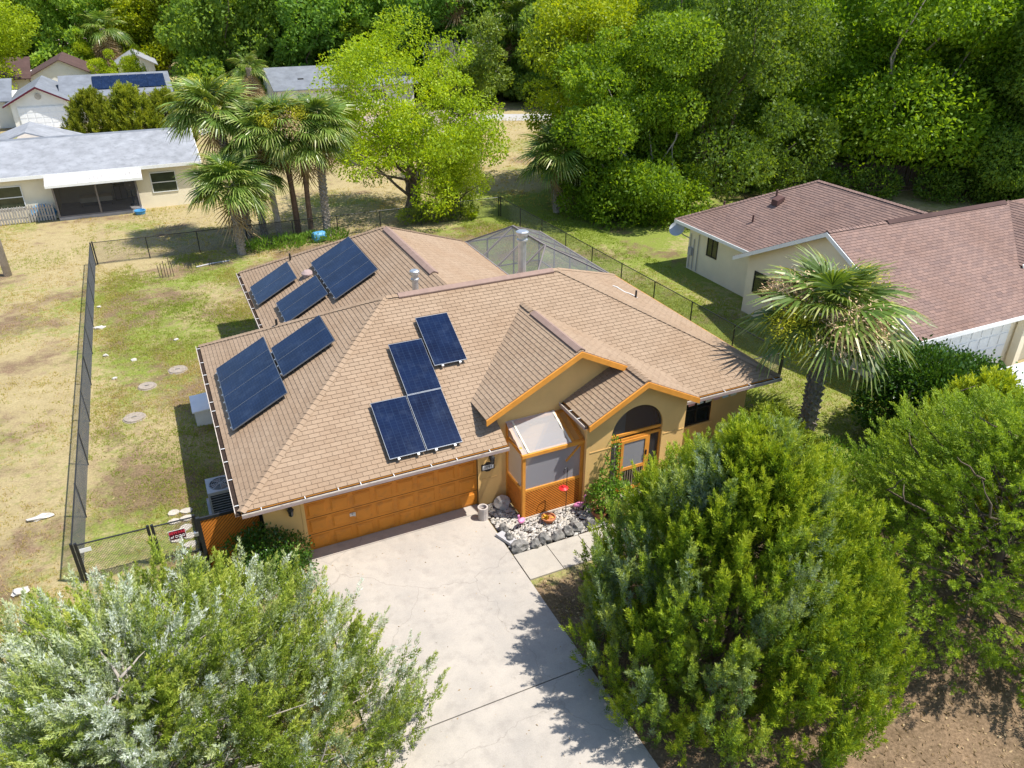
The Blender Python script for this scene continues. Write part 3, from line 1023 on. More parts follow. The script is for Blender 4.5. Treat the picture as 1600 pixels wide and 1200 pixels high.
for x0, x1, z0, z1 in ((4.01, 4.10, .06, 1.85), (4.83, 4.92, .06, 1.85), (4.10, 4.83, 1.76, 1.85), (4.10, 4.83, .06, .18), (4.10, 4.83, .80, .90)):
    sd.box(x0, x1, yb - .02, yb + .02, z0, z1)
sdo = sd.build('screen_door', 'trim_orange', house)
MB().poly([(4.1, yb, .9), (4.83, yb, .9), (4.83, yb, 1.76), (4.1, yb, 1.76)]).build('door_screen', 'bug_screen_pale', sdo, recalc=False)
for i in range(9):
    x = 4.12 + i * .083
    MB().box(x, x + .035, yb - .012, yb + .012, .18, .80).build('baluster', 'wood_weathered', sdo)
MB().box(4.86, 4.89, yb - .06, yb - .02, 1.2, 1.36).build('handle', 'black_metal', sdo)
# front door and inner beam seen through the arch
MB().box(3.9, 4.9, -.03, .0, .05, 2.1).build('front_door', 'white_paint', house)

# wall lamps and house number
def wall_lamp(x, label):
    o = thing('wall_lamp', label, 'lamp', (x, -.1, 1.5), 'coach lamps beside the garage door')
    MB().box(x - .05, x + .05, -.02, .0, 1.56, 1.78).build('back_plate', 'black_metal', o)
    MB().tube([(x, -.02, 1.72), (x, -.09, 1.76), (x, -.13, 1.70)], .014, 6).build('arm', 'black_metal', o)
    MB().lathe((x, -.13, 1.46), [(.03, 0), (.055, .03), (.075, .19), (.09, .20), (.06, .25), (.015, .29)], 8).build('lantern', 'black_metal', o)
    MB().lathe((x, -.13, 1.495), [(.062, 0), (.077, .14)], 8).build('glass', 'dark_glass', o)
wall_lamp(-5.24, 'black lantern wall lamp on gold stucco between the dark shrub and the garage door')
wall_lamp(.40, 'black lantern wall lamp above the house number plate')

def text_mesh(txt, size, mat, name, ext=.003):
    cu = bpy.data.curves.new(name, 'FONT')
    cu.body = txt
    cu.size = size
    cu.align_x = 'CENTER'
    cu.align_y = 'CENTER'
    cu.extrude = ext
    tmp = bpy.data.objects.new('tmp_text', cu)
    COL.objects.link(tmp)
    dg = bpy.context.evaluated_depsgraph_get()
    me = bpy.data.meshes.new_from_object(tmp.evaluated_get(dg))
    bpy.data.objects.remove(tmp)
    me.materials.clear()
    me.materials.append(M[mat])
    return me
num = thing('house_number_plate', 'black framed house number plate on the gold wall beside the garage door', 'sign', (.31, -.02, 1.32))
nf = MB().box(.11, .51, -.03, -.002, 1.22, 1.42)
nf.prism([(.19, -.03, 1.42), (.43, -.03, 1.42), (.36, -.03, 1.47), (.26, -.03, 1.47)], (0, .026, 0))
nf.prism([(.19, -.03, 1.22), (.26, -.03, 1.17), (.36, -.03, 1.17), (.43, -.03, 1.22)], (0, .026, 0))
nf.build('frame', 'black_metal', num)
MB().box(.14, .48, -.036, -.03, 1.25, 1.39).build('plate', 'sign_white', num)
tx = link('digits', text_mesh('1091', .13, 'black_metal', 'digits'), num)
tx.location = (0, -.02, 0)
tx.rotation_euler = (R(90), 0, 0)

# ------------------------------------------------------------------ screened front enclosure with lattice skirt
en = thing('screen_enclosure', 'small screened porch with orange timber frame and slatted orange skirt beside the rock bed', 'enclosure', (1.85, -.6, 0))
ex0, ex1, ey = .88, 2.80, -1.13
zl, zt, zb = .95, 2.12, 2.62
fr = MB()
fr.box(ex0, ex0 + .09, ey, ey + .09, 0, zt)
fr.box(ex1 - .09, ex1, ey, ey + .09, 0, zt)
fr.box(ex0, ex0 + .07, -.08, -.005, 0, zb - .05)
fr.box(ex0 + .09, ex1 - .09, ey + .01, ey + .08, zl - .02, zl + .06)
fr.box(ex0 - .03, ex1, ey - .04, ey + .09, zt, zt + .10)
fr.box(ex0 + .01, ex0 + .08, ey + .09, -.08, zl - .02, zl + .06)
fr.box(ex0 + .01, ex0 + .08, ey + .09, -.01, zt + .005, zt + .09)
fr.bar((ex0 + .04, ey + .06, zt + .10), (ex0 + .04, -.01, zb), .08, .06)
fr.bar((ex1 - .35, ey + .06, zt + .10), (ex1 - .35, -.01, zb), .10, .06)
fr.bar((ex1 - .05, ey + .06, zt + .10), (ex1 - .05, -.01, zb), .08, .06)
fr.bar((ex1 - .55, ey + .05, zt - .5), (ex1 - .05, ey + .05, zt), .07, .05)
fr.box(ex0, ex1, -.07, -.01, zb - .05, zb + .02)
fr.box(ex0 + .05, ex1 - .05, ey + .12, ey + .14, 0, .03)
fr.build('frame', 'trim_orange', en)
def screenq(p, name, mat='bug_screen_pale'):
    MB().poly(p).build(name, mat, en, recalc=False)
screenq([(ex0 + .09, ey + .045, zl + .06), (ex1 - .09, ey + .045, zl + .06), (ex1 - .09, ey + .045, zt), (ex0 + .09, ey + .045, zt)], 'screen')
screenq([(ex0 + .045, ey + .09, zl + .06), (ex0 + .045, -.08, zl + .06), (ex0 + .045, -.08, zt), (ex0 + .045, ey + .09, zt)], 'screen')
screenq([(ex0 + .045, ey + .09, zt + .09), (ex0 + .045, -.02, zt + .09), (ex0 + .045, -.02, zb)], 'screen')
rp = MB()
n = 10
for i in range(n):
    a, c = i / n, (i + 1) / n
    za = zt + .115 + (zb - zt - .06) * a + .02 * math.sin(i * 2.1)
    zc = zt + .115 + (zb - zt - .06) * c + .02 * math.sin((i + 1) * 2.1)
    ya, yc = ey + 1.1 * a, ey + 1.1 * c
    rp.poly([(ex0 - .02, ya, za), (ex1 - .40, ya, za), (ex1 - .40, yc, zc), (ex0 - .02, yc, zc)])
rp.build('roof_sheet', 'roof_sheet_clear', en, recalc=False)
for x in (ex0 + .18, ex1 - .45):
    MB().bar((x, ey, zt + .14), (x, -.02, zb + .06), .05, .02).build('batten', 'cloth_cream', en)
# slats: diagonal, each one a part
def lattice(par, p0, du, width, height, z0, ang=1, step=.085, mat='lattice_orange', back='dark_recess', out=(0, -1, 0)):
    p0, du, out = Vector(p0), Vector(du).normalized(), Vector(out)
    up = Vector((0, 0, 1))
    b = MB()
    b.prism([p0 - out * .03 + up * z0, p0 + du * width - out * .03 + up * z0, p0 + du * width - out * .03 + up * (z0 + height), p0 - out * .03 + up * (z0 + height)], -out * .012)
    b.build('back_board', back, par)
    k = -height
    rect = [(0, 0), (width, 0), (width, height), (0, height)]
    while k < width:
        if ang > 0:
            q = [(k, 0), (k + step * .72, 0), (k + step * .72 + height, height), (k + height, height)]
        else:
            q = [(k + height, 0), (k + height + step * .72, 0), (k + step * .72, height), (k, height)]
        for i in range(4):
            q = clip(q, rect[i], rect[(i + 1) % 4])
            if len(q) < 3:
                break
        if len(q) >= 3:
            MB().prism([p0 + du * x + up * (z0 + z) for x, z in q], -out * .014).build('slat', mat, par)
        k += step
lattice(en, (ex0 + .09, ey + .01, 0), (1, 0, 0), ex1 - ex0 - .18, zl - .1, .07, -1)
lattice(en, (ex0 + .01, -.08, 0), (0, -1, 0), 1.0, zl - .1, .07, -1, out=(-1, 0, 0))
MB().box(ex0 + .0, ex1, ey - .03, ey - .002, 0, .07).build('sill_board', 'gutter_cream', en)

# ------------------------------------------------------------------ solar panels
PW, PL = 1.0, 1.775
fm = MB()
for x0, x1, y0, y1 in ((0, PW, 0, .014), (0, PW, PL - .014, PL), (0, .014, .014, PL - .014), (PW - .014, PW, .014, PL - .014)):
    fm.box(x0 + .004, x1 - .004 if x1 == PW else x1, y0, y1, -.02, .016)
frame_me = fm.mesh('frame', 'panel_frame')
glass_me = MB().box(.012, PW - .012, .012, PL - .012, -.01, .014).mesh('glass', 'solar_glass')
clamp_me = MB().box(-.03, .03, -.05, .005, -.09, .0).mesh('clamp', 'galvanised')
rail_me = MB().box(.02, PW - .02, .30, .34, -.115, -.02).box(.02, PW - .02, 1.40, 1.44, -.115, -.02).mesh('mounting_rail', 'black_metal')
def solar(c, u, v, label, group, clamps=True):
    u, v = Vector(u).normalized(), Vector(v).normalized()
    nrm = u.cross(v)
    o = thing('solar_panel', label, 'solar panel', c, group)
    o.matrix_world = Matrix.Translation(Vector(c) + nrm * .15) @ Matrix((u, v, nrm)).transposed().to_4x4()
    for nm, me in (('frame', frame_me), ('glass', glass_me), ('mounting_rail', rail_me)):
        link(nm, me, o)
    if clamps:
        link('clamp', clamp_me, o).location = (.25, 0, 0)
        link('clamp', clamp_me, o).location = (.78, 0, 0)
    return o
sl = .52
def left_block(x_lo, y_hi, n, ze, xe, slope, label, group):
    """panels stand side by side along -y, long side up the slope (+x)"""
    for i in range(n):
        y = y_hi - i * 1.005
        solar((x_lo, y, ze + slope * (x_lo - xe)), (0, -1, 0), (1, 0, slope), label, group, True)
left_block(-6.06, 6.57, 4, ZE, -6.42, sl, 'solar panel in the block of four beside the long side gutter', 'four panels by the side gutter')
left_block(-4.42, 5.52, 2, ZE, -6.42, sl, 'solar panel in the pair higher on the side slope than the gutter block', 'pair above the block of four')
left_block(-4.02, 13.62, 2, ZE, -4.2, .539, 'solar panel in the detached pair at the far rear corner of the roof', 'pair at the rear corner')
left_block(-3.46, 10.75, 2, ZE, -4.2, .539, 'solar panel in the pair beside the round roof vent, below the rear block of four', 'pair beside the round roof vent')
left_block(-1.80, 12.02, 4, ZE, -4.2, .539, 'solar panel in the upper block of four just below the rear wing ridge', 'four panels below the rear ridge')
for x, y, lab, g in ((-2.66, -.50, 'solar panel in the pair just above the garage gutter on the front slope', 'pair above the garage door'),
                     (-1.64, -.50, 'solar panel in the pair just above the garage gutter on the front slope', 'pair above the garage door'),
                     (-1.62, 1.07, 'single solar panel directly above the pair over the garage door', None),
                     (-.57, 1.74, 'single solar panel highest on the front slope, nearest the main ridge vent', None)):
    solar((x, y, zf(y)), (1, 0, 0), (0, 1, fs), lab, g)

# ------------------------------------------------------------------ things by the house
# air conditioner
ac = thing('air_conditioner', 'grey air conditioner condenser with round fan grille on a pad beside the side gutter', 'air conditioner', (-6.75, 3.1, 0))
MB().box(-7.2, -6.25, 2.62, 3.62, -.02, .09).build('pad', 'porch_concrete', ac)
MB().box(-7.08, -6.38, 2.75, 3.45, .09, .74).build('coil', 'ac_dark', ac)
t = MB().box(-7.12, -6.34, 2.71, 3.49, .74, .84)
for x in (-7.12, -6.40):
    for y in (2.71, 3.43):
        t.box(x, x + .06, y, y + .06, .09, .74)
for k in range(7):
    t.box(-7.1, -6.36, 2.73, 3.47, .15 + k * .085, .16 + k * .085)
t.build('cabinet', 'ac_grey', ac)
MB().lathe((-6.73, 3.1, .842), [(.31, 0), (.31, .004)], 24).build('fan_opening', 'ac_dark', ac)
gr = MB()
for k in range(5):
    rr = .06 + k * .06
    ring = [(-6.73 + rr * math.cos(2 * math.pi * j / 20), 3.1 + rr * math.sin(2 * math.pi * j / 20), .856) for j in range(21)]
    gr.tube(ring, .006, 4, cap=False)
for k in range(4):
    a = k * math.pi / 4
    gr.bar((-6.73 - .31 * math.cos(a), 3.1 - .31 * math.sin(a), .858), (-6.73 + .31 * math.cos(a), 3.1 + .31 * math.sin(a), .858), .012, .008)
gr.build('fan_grille', 'ac_grey', ac)
fb = MB()
for k in range(4):
    a = k * math.pi / 2 + .4
    fb.prism([(-6.73 + .05 * math.cos(a), 3.1 + .05 * math.sin(a), .847), (-6.73 + .27 * math.cos(a - .35), 3.1 + .27 * math.sin(a - .35), .847), (-6.73 + .27 * math.cos(a + .35), 3.1 + .27 * math.sin(a + .35), .850)], (0, 0, .003))
fb.build('fan_blades', 'frame_bronze', ac)
# white cistern / equipment against the side wall
eq = thing('pool_equipment', 'white plastic equipment cabinet half hidden under the side gutter', 'cabinet', (-6.55, 8.6, 0))
MB().box(-7.05, -5.95, 8.15, 9.3, 0, .55).build('cabinet_body', 'white_plastic', eq)
MB().prism([(-7.12, 8.10, .55), (-5.95, 8.10, .62), (-5.95, 8.10, .66), (-7.12, 8.10, .60)], (0, 1.26, 0)).build('lid', 'white_paint', eq)
for k in range(5):
    MB().box(-7.065, -7.05, 8.25 + k * .2, 8.39 + k * .2, .1, .45).build('louvre', 'ac_grey', eq)
kt = thing('utility_cart', 'red covered cart standing under the rear wing gutter', 'cart', (-4.35, 12.1, 0))
MB().box(-4.8, -4.05, 11.6, 12.5, .25, .85).build('body', 'red_plastic', kt)
MB().prism([(-4.82, 11.58, .85), (-4.03, 11.58, .85), (-4.2, 11.58, 1.15), (-4.65, 11.58, 1.15)], (0, .94, 0)).build('lid', 'red_plastic', kt)
for x in (-4.74, -4.16):
    for y in (11.66, 12.38):
        MB().box(x, x + .06, y, y + .06, 0, .25).build('leg', 'black_metal', kt)
# lattice fence panel beside the garage
lf = thing('lattice_screen', 'orange diagonal lattice fence panel between the gate post and the garage corner', 'fence', (-6.7, .35, 0))
lattice(lf, (-7.38, .42, 0), (1, 0, 0), 1.42, 1.58, .05, 1, .095)
fr = MB().box(-7.47, -7.38, .38, .47, 0, 1.75).box(-5.99, -5.9, .38, .47, 0, 1.72).box(-7.38, -5.99, .40, .46, 1.64, 1.72)
fr.build('post_frame', 'black_metal', lf)

# ------------------------------------------------------------------ chain-link fences
def fence(name, label, pts, h=1.2, step=2.6, group=None, wire=.075, mat='black_metal', cat='fence', mesh_mat='wire_grey', post_r=.026):
    o = thing(name, label, cat, (pts[0][0], pts[0][1], 0), group)
    wires = MB()
    for a, b in zip(pts[:-1], pts[1:]):
        a, b = Vector((a[0], a[1], 0)), Vector((b[0], b[1], 0))
        d = (b - a)
        L = d.length
        d.normalize()
        n = max(1, round(L / step))
        for i in range(n + 1):
            p = a + d * (L * i / n)
            r = .038 if i in (0, n) else post_r
            lean = Vector((random.uniform(-.012, .012), random.uniform(-.012, .012), 0))
            MB().tube([p + Vector((0, 0, -.05)), p + lean + Vector((0, 0, h + (.06 if i in (0, n) else .01)))], r, 8).build('post', mat, o)
        MB().tube([a + Vector((0, 0, h)), b + Vector((0, 0, h))], .021, 6).build('top_rail', mat, o)
        hh = h - .07
        k = -hh
        up = Vector((0, 0, 1))
        s = d.cross(up)
        while k < L:
            for sg in (0, 1):
                x0, x1 = (k, k + hh) if sg == 0 else (k + hh, k)
                z0, z1 = .04, .04 + hh
                # clip to the run
                def cut(xa, za, xb, zb):
                    if xa == xb:
                        return None
                    t0 = max(0., min(1., ((0 - xa) / (xb - xa)))) if (0 - xa) * (xb - xa) > 0 else 0.
                    return None
                xa, za, xb, zb = x0, z0, x1, z1
                if xa > xb:
                    xa, za, xb, zb = xb, zb, xa, za
                if xb <= 0 or xa >= L:
                    continue
                if xa < 0:
                    za += (zb - za) * (0 - xa) / (xb - xa)
                    xa = 0
                if xb > L:
                    zb = za + (zb - za) * (L - xa) / (xb - xa)
                    xb = L
                p, q = a + d * xa + up * za, a + d * xb + up * zb
                e = (q - p).normalized()
                w1 = s * .0035
                w2 = e.cross(s) * .0035
                vs = [p + w1, p - w1 * .5 + w2, p - w1 * .5 - w2, q + w1, q - w1 * .5 + w2, q - w1 * .5 - w2]
                wires.add(vs, [(0, 1, 4, 3), (1, 2, 5, 4), (2, 0, 3, 5)])
            k += wire
    wires.build('wire_mesh', mesh_mat, o, kind='stuff', recalc=False)
    return o
fence('chain_link_fence', 'long black chain link fence between the side yard and the dry strip with the pole', [(-10.42, 1.35), (-10.40, 27.6)], step=2.9)
fence('chain_link_fence', 'black chain link fence along the back yard passing behind the palm clump', [(-10.30, 27.7), (-2.6, 27.4), (12.7, 27.0)], step=2.75)
fence('chain_link_fence', 'long black chain link fence facing the red brown roofed house', [(13.45, 2.4), (12.78, 26.9)], step=2.7)
fence('chain_link_fence', 'short black chain link return closing the gap beside the house near the palm', [(9.75, 2.42), (13.35, 2.36)], step=1.8)
fence('chain_link_fence', 'short black chain link panel beside the gate at the side yard corner', [(-10.32, 1.32), (-8.66, 1.3)], step=1.7)
gt = fence('chain_link_gate', 'black chain link gate carrying the warning sign', [(-8.55, 1.29), (-7.55, 1.28)], step=1.0, cat='gate')
MB().tube([(-8.55, 1.285, .12), (-7.55, 1.275, .12)], .02, 6).build('bottom_rail', 'black_metal', gt)
MB().box(-7.62, -7.52, 1.20, 1.32, .62, .72).build('latch', 'galvanised', gt)
tg = MB().box(-10.26, -10.0, 1.255, 1.263, .98, 1.10).build('metal_tag', 'white_paint', loc=(-10.1, 1.26, .98))
tag(tg, 'small pale metal tag on the corner of the chain link panel', 'tag')
sg = thing('warning_sign', 'small maroon warning sign with red and white lettering hung on the gate', 'sign', (-8.02, 1.2, .7))
MB().box(-8.23, -7.81, 1.238, 1.244, .66, .96).build('backing', 'sign_white', sg)
MB().box(-8.215, -7.825, 1.232, 1.237, .675, .945).build('board', 'sign_maroon', sg)
t1 = link('lettering', text_mesh('BEWARE', .105, 'sign_red', 'lettering_beware'), sg)
t1.location, t1.rotation_euler = (0, .028, .18), (R(90), 0, 0)
t2 = link('lettering', text_mesh('of DOG', .105, 'sign_white', 'lettering_dog'), sg)
t2.location, t2.rotation_euler = (0, .028, .055), (R(90), 0, 0)

# ------------------------------------------------------------------ rock bed and ornaments
bed = MB().poly([(.02, -2.38, .012), (2.95, -2.38, .012), (2.95, -1.12, .012), (.86, -1.12, .012), (.86, -.02, .012), (.1, -.02, .012), (.02, -.35, .012)]).build('rock_bed', 'gutter_debris', kind='structure')
gv = MB()
gr_r = []
shade = []
for i in range(2300):
    while True:
        x, y = random.uniform(.06, 2.95), random.uniform(-2.34, -.05)
        if y < -1.18 or x < .84:
            break
    r = random.uniform(.022, .055)
    b0 = len(gv.f)
    c = (x, y, .015 + r * .35)
    gv.mi = random.choice((0, 0, 0, 1, 1, 2))
    a = random.random() * 6
    ca, sa = math.cos(a), math.sin(a)
    vs = []
    for (dx, dy, dz) in ((1, 0, 0), (0, 1, 0), (-1, 0, 0), (0, -1, 0), (.2, .1, 1), (0, 0, -1)):
        k = r * random.uniform(.7, 1.25)
        vs.append((x + (dx * ca - dy * sa) * k * 1.2, y + (dx * sa + dy * ca) * k, c[2] + dz * k * .7))
    gv.add(vs, [(0, 1, 4), (1, 2, 4), (2, 3, 4), (3, 0, 4), (1, 0, 5), (2, 1, 5), (3, 2, 5), (0, 3, 5)])
gvo = gv.build('gravel', ['rock_white', 'flagstone', 'rock_grey'], kind='stuff', recalc=False)
gvo['label'] = 'mixed white and grey pebbles filling the bed below the screened porch'
gvo['category'] = 'gravel'
rk = [(.28, -2.22, .30, .22), (.72, -2.30, .17, .2), (1.05, -2.20, .2, .24), (1.42, -2.24, .24, .19), (1.78, -2.2, .19, .2), (2.1, -2.12, .23, .28), (2.5, -2.14, .2, .22), (2.82, -2.0, .22, .18), (.18, -1.75, .14, .2), (.2, -1.35, .13, .18)]
for i, (x, y, rx, ry) in enumerate(rk):
    o = MB().rock((x, y, .09), (rx * .85, ry * .85, .2), i + 3, 2, .8).build('rock', 'rock_grey', loc=(x, y, 0), smooth=False)
    tag(o, 'rough grey edging rock around the pebble bed', 'rock', 'rocks edging the pebble bed')
o = MB().rock((.62, -.30, .13), (.24, .2, .22), 31, 2, .8).build('rock', 'rock_white', loc=(.62, -.3, 0))
tag(o, 'pale boulder in the corner between garage wall and slatted porch skirt', 'rock')
st = thing('stump_planter', 'grey hollow log planter standing at the driveway corner by the garage', 'planter', (-.12, -.62, .05))
MB().lathe((-.12, -.62, .05), [(.15, 0), (.145, .2), (.15, .40), (.11, .40), (.10, .30), (.02, .29)], 14).build('log', 'pole_wood', st)
MB().lathe((-.12, -.62, .335), [(.098, 0), (.05, .03), (.01, .035)], 10).build('soil', 'gutter_debris', st)
sp = thing('splash_block', 'pale tapered splash block lying on the driveway edge', 'splash block', (.12, -1.75, .05))
MB().prism([(-.12, -1.50, .05), (.12, -1.42, .05), (.32, -1.95, .05), (.08, -2.05, .05)], (0, 0, .06)).build('block', 'plate_grey', sp)
MB().prism([(-.12, -1.50, .11), (-.08, -1.49, .11), (.12, -2.03, .11), (.08, -2.05, .11)], (0, 0, .03)).build('rim', 'plate_grey', sp)
def flamingo(x, y, rz, label, tilt=0):
    o = thing('flamingo_ornament', label, 'ornament', (x, y, .02), None, rz)
    b = MB()
    prof = [(0, -.16, .20), (.03, -.10, .22), (.085, .0, .24), (.075, .08, .26), (.03, .14, .29)]
    pts = [Vector((0, p[1], p[2])) for p in prof]
    b.tube(pts, [.012, .055, .085, .07, .03], 10)
    oo = link('body', b.mesh('flamingo_body', 'pink_plastic', smooth=True), o)
    nk = MB().tube([(0, .13, .285), (0, .19, .34), (0, .20, .42), (0, .155, .47), (0, .16, .53), (0, .20, .55), (0, .235, .51)], [.03, .024, .02, .018, .022, .026, .010], 8)
    link('neck', nk.mesh('flamingo_neck', 'pink_plastic', smooth=True), o)
    bk = MB().tube([(0, .23, .515), (0, .25, .47)], [.012, .003], 6)
    link('beak', bk.mesh('flamingo_beak', 'black_metal'), o)
    for s in (-.03, .03):
        link('leg', MB().tube([(s, 0, .2), (s, 0, -.03)], .006, 5).mesh('flamingo_leg', 'black_metal'), o)
flamingo(.72, -1.42, 2.2, 'pink flamingo ornament in the pebbles next to the slatted skirt corner')
flamingo(2.52, -1.45, -1.9, 'pink flamingo ornament in the pebbles near the leafy potted shrub')
pt = thing('plant_pot', 'round terracotta bowl with yellow plant standing on the pebbles', 'pot', (1.52, -1.52, .03))
MB().lathe((1.52, -1.52, .02), [(.11, 0), (.19, .14), (.205, .14), (.205, .18), (.175, .18), (.16, .13), (.02, .125)], 16).build('bowl', 'terracotta', pt)
lc = LC()
n = 90
lc.leaves(np.array([1.46, -1.50, .15]) + rng.normal(size=(n, 3)) * .045, unit(n) + np.array([0, 0, .8]), .12, .04, rng.random(n))
lo = link('foliage', lc.mesh('pot_plant', 'yellow_leaf'), pt)
lo.location = -ORG[pt]
hk = thing('shepherd_hook', 'black shepherd hook with a red bird feeder in front of the porch screen', 'hook', (2.12, -1.42, 0))
MB().tube([(2.12, -1.42, 0), (2.12, -1.42, 1.45), (2.13, -1.43, 1.6), (2.08, -1.46, 1.69), (2.0, -1.48, 1.68), (1.97, -1.49, 1.6), (1.98, -1.49, 1.55)], .011, 6).build('rod', 'black_metal', hk)
MB().tube([(1.98, -1.49, 1.56), (1.98, -1.49, 1.12)], .004, 4).build('cord', 'black_metal', hk)
MB().lathe((1.98, -1.49, .98), [(.05, 0), (.13, .03), (.14, .06), (.06, .10), (.045, .14), (.01, .15)], 14).build('feeder', 'red_plastic', hk)

# stepping stones, septic lids, loose stones
for i, (x, y) in enumerate([(-8.13, 3.4), (-7.78, 3.35), (-7.80, 2.98), (-8.14, 2.95), (-7.86, 2.55), (-7.78, 2.12), (-8.15, 2.1), (-7.8, 1.72)]):
    b = MB()
    k = 8
    pr = [(x + .19 * random.uniform(.75, 1.1) * math.cos(2 * math.pi * j / k), y + .15 * random.uniform(.75, 1.1) * math.sin(2 * math.pi * j / k), .0) for j in range(k)]
    b.prism(pr, (0, 0, .045))
    o = b.build('stepping_stone', 'flagstone', loc=(x, y, 0))
    tag(o, 'pale flat stepping stone on the grass beyond the gate', 'stone', 'stepping stones inside the gate')
for x, y, r, lab in ((-8.5, 12.0, .30, 'round brown septic lid, the middle one of three in the side yard'), (-9.0, 9.7, .34, 'round grey brown septic lid nearest the chain link gate'), (-7.35, 12.95, .33, 'brown septic lid lying nearest the house side gutter')):
    o = thing('septic_lid', lab, 'lid', (x, y, 0))
    MB().lathe((x, y, 0), [(r * 1.15, 0), (r * 1.1, .02), (r, .02), (r, .05), (r * .9, .055), (r * .85, .045)], 20).build('disc', 'septic_lid', o)
    MB().bar((x - .08, y, .058), (x + .08, y, .058), .03, .02).build('grip', 'rock_grey', o)
for x, y, rx, ry, lab in ((-11.6, 4.75, .34, .12, 'long pale stone lying in dry grass outside the side fence'), (-11.85, 1.6, .22, .16, 'grey white stone in bare soil near the fence corner'),
                          (-10.15, 18.6, .25, .12, 'pale stone lying at the foot of the long side fence')):
    tag(MB().rock((x, y, .04), (rx, ry, .1), x, 2, .8).build('stone', 'rock_white', loc=(x, y, 0)), lab, 'stone')
for x, y in ((-9.9, 15.5), (-10.2, 21.2), (-9.6, 13.2), (-8.9, 14.6), (-7.2, 15.9)):
    tag(MB().rock((x, y, .03), (.12, .09, .08), x * 1.3 + y, 1, .8).build('stone', 'rock_white', loc=(x, y, 0)), 'small pale stone on the side yard grass', 'stone', 'small stones in the side yard')
sk = thing('plant_stakes', 'cluster of dark garden stakes standing in the back yard lawn', 'stakes', (-7.1, 24.2, 0))
for i in range(6):
    x, y = -7.4 + .13 * i, 24.2 + random.uniform(-.15, .15)
    MB().tube([(x, y, -.05), (x + random.uniform(-.05, .05), y, random.uniform(.6, 1.0))], .018, 5).build('stake', 'wood_dark', sk)
for x0, y0, x1, y1 in ((-5.6, 25.0, -3.9, 25.3),):
    tag(MB().tube([(x0, y0, .04), ((x0 + x1) / 2, y0 + .25, .04), (x1, y1, .04)], .04, 6).build('fallen_pipe', 'plate_grey', loc=(x0, y0, 0)), 'pale pipe lying on shaded grass in front of the palm clump', 'pipe')
pole = thing('utility_pole', 'weathered wooden utility pole standing on the dry grass strip', 'pole', (-14.45, 27.8, 0))
MB().tube([(-14.45, 27.8, -.2), (-14.47, 27.8, 4.5), (-14.5, 27.8, 9.3)], [.19, .17, .14], 14).build('shaft', 'pole_wood', pole, smooth=True)
MB().bar((-15.5, 27.7, 8.7), (-13.5, 27.7, 8.7), .1, .12).build('crossarm', 'pole_wood', pole)

# ------------------------------------------------------------------ pool cage behind the house
pc = thing('pool_screen_cage', 'screened pool enclosure with metal frame and hipped mesh roof behind the house', 'enclosure', (8, 12.5, 0))
cx0, cx1, cy0, cy1 = 6.05, 10.0, 8.85, 16.0
zc, zr = 2.45, 3.55
f = MB()
ridge0, ridge1 = (7.75, 11.0, zr), (7.65, 14.1, zr)
corners = [(cx0, cy0, zc), (cx1, cy0, zc), (cx1, cy1, zc), (cx0, cy1, zc)]
for (x, y, z) in corners:
    f.bar((x, y, 0), (x, y, z), .07, .07)
for i in range(4):
    f.bar(corners[i], corners[(i + 1) % 4], .07, .07)
f.bar(ridge0, ridge1, .07, .07)
f.bar(corners[0], ridge0, .06, .06)
f.bar(corners[1], ridge0, .06, .06)
f.bar(corners[2], ridge1, .06, .06)
f.bar(corners[3], ridge1, .06, .06)
for k in range(3):
    y = 11.0 + 3.1 * k / 2
    f.bar((cx0, y - .3, zc), (7.7, y, zr), .06, .06)
    f.bar((cx1, y + .3, zc), (7.7, y, zr), .06, .06)
    f.bar((cx1, y + .3, 0), (cx1, y + .3, zc), .06, .06)
for x in (7.2, 8.6):
    f.bar((x, cy1, 0), (x, cy1, zc), .06, .06)
    f.bar((x, cy1, zc), (7.65, 14.1, zr), .05, .05)
f.bar((cx0, cy1, 1.0), (cx1, cy1, 1.0), .05, .05)
f.bar((cx1, cy0, 1.0), (cx1, cy1, 1.0), .05, .05)
f.build('frame', 'frame_bronze', pc)
c = corners
for pts in ([c[0], c[1], ridge0], [c[1], c[2], ridge1, ridge0], [c[2], c[3], ridge1], [c[3], c[0], ridge0, ridge1]):
    MB().poly(pts).build('roof_screen', 'pool_screen', pc, recalc=False)
for a, b in ((c[1], c[2]), (c[2], c[3])):
    MB().poly([(a[0], a[1], .05), (b[0], b[1], .05), b, a]).build('wall_screen', 'pool_screen', pc, recalc=False)
MB().box(6.0, 10.05, 8.9, 16.05, -.02, .05).build('deck', 'porch_concrete', pc)
chair = thing('patio_chair', 'white cushioned patio chair inside the pool enclosure', 'chair', (8.1, 13.6, .05))
MB().box(7.8, 8.4, 13.3, 13.95, .32, .46).build('seat', 'cloth_cream', chair)
MB().prism([(7.8, 13.9, .46), (8.4, 13.9, .46), (8.4, 14.1, 1.15), (7.8, 14.1, 1.15)], (0, .1, 0)).build('backrest', 'cloth_cream', chair)
for x in (7.82, 8.33):
    for y in (13.32, 13.88):
        MB().box(x, x + .05, y, y + .05, .05, .32).build('leg', 'black_metal', chair)
bk = thing('blue_barrel', 'blue plastic barrel lying among the palms by the back fence', 'barrel', (1.25, 26.6, 0))
MB().tube([(.9, 26.6, .3), (1.0, 26.62, .3), (1.5, 26.7, .3), (1.6, 26.72, .3)], [.25, .3, .3, .25], 14).build('drum', 'blue_plastic', bk)

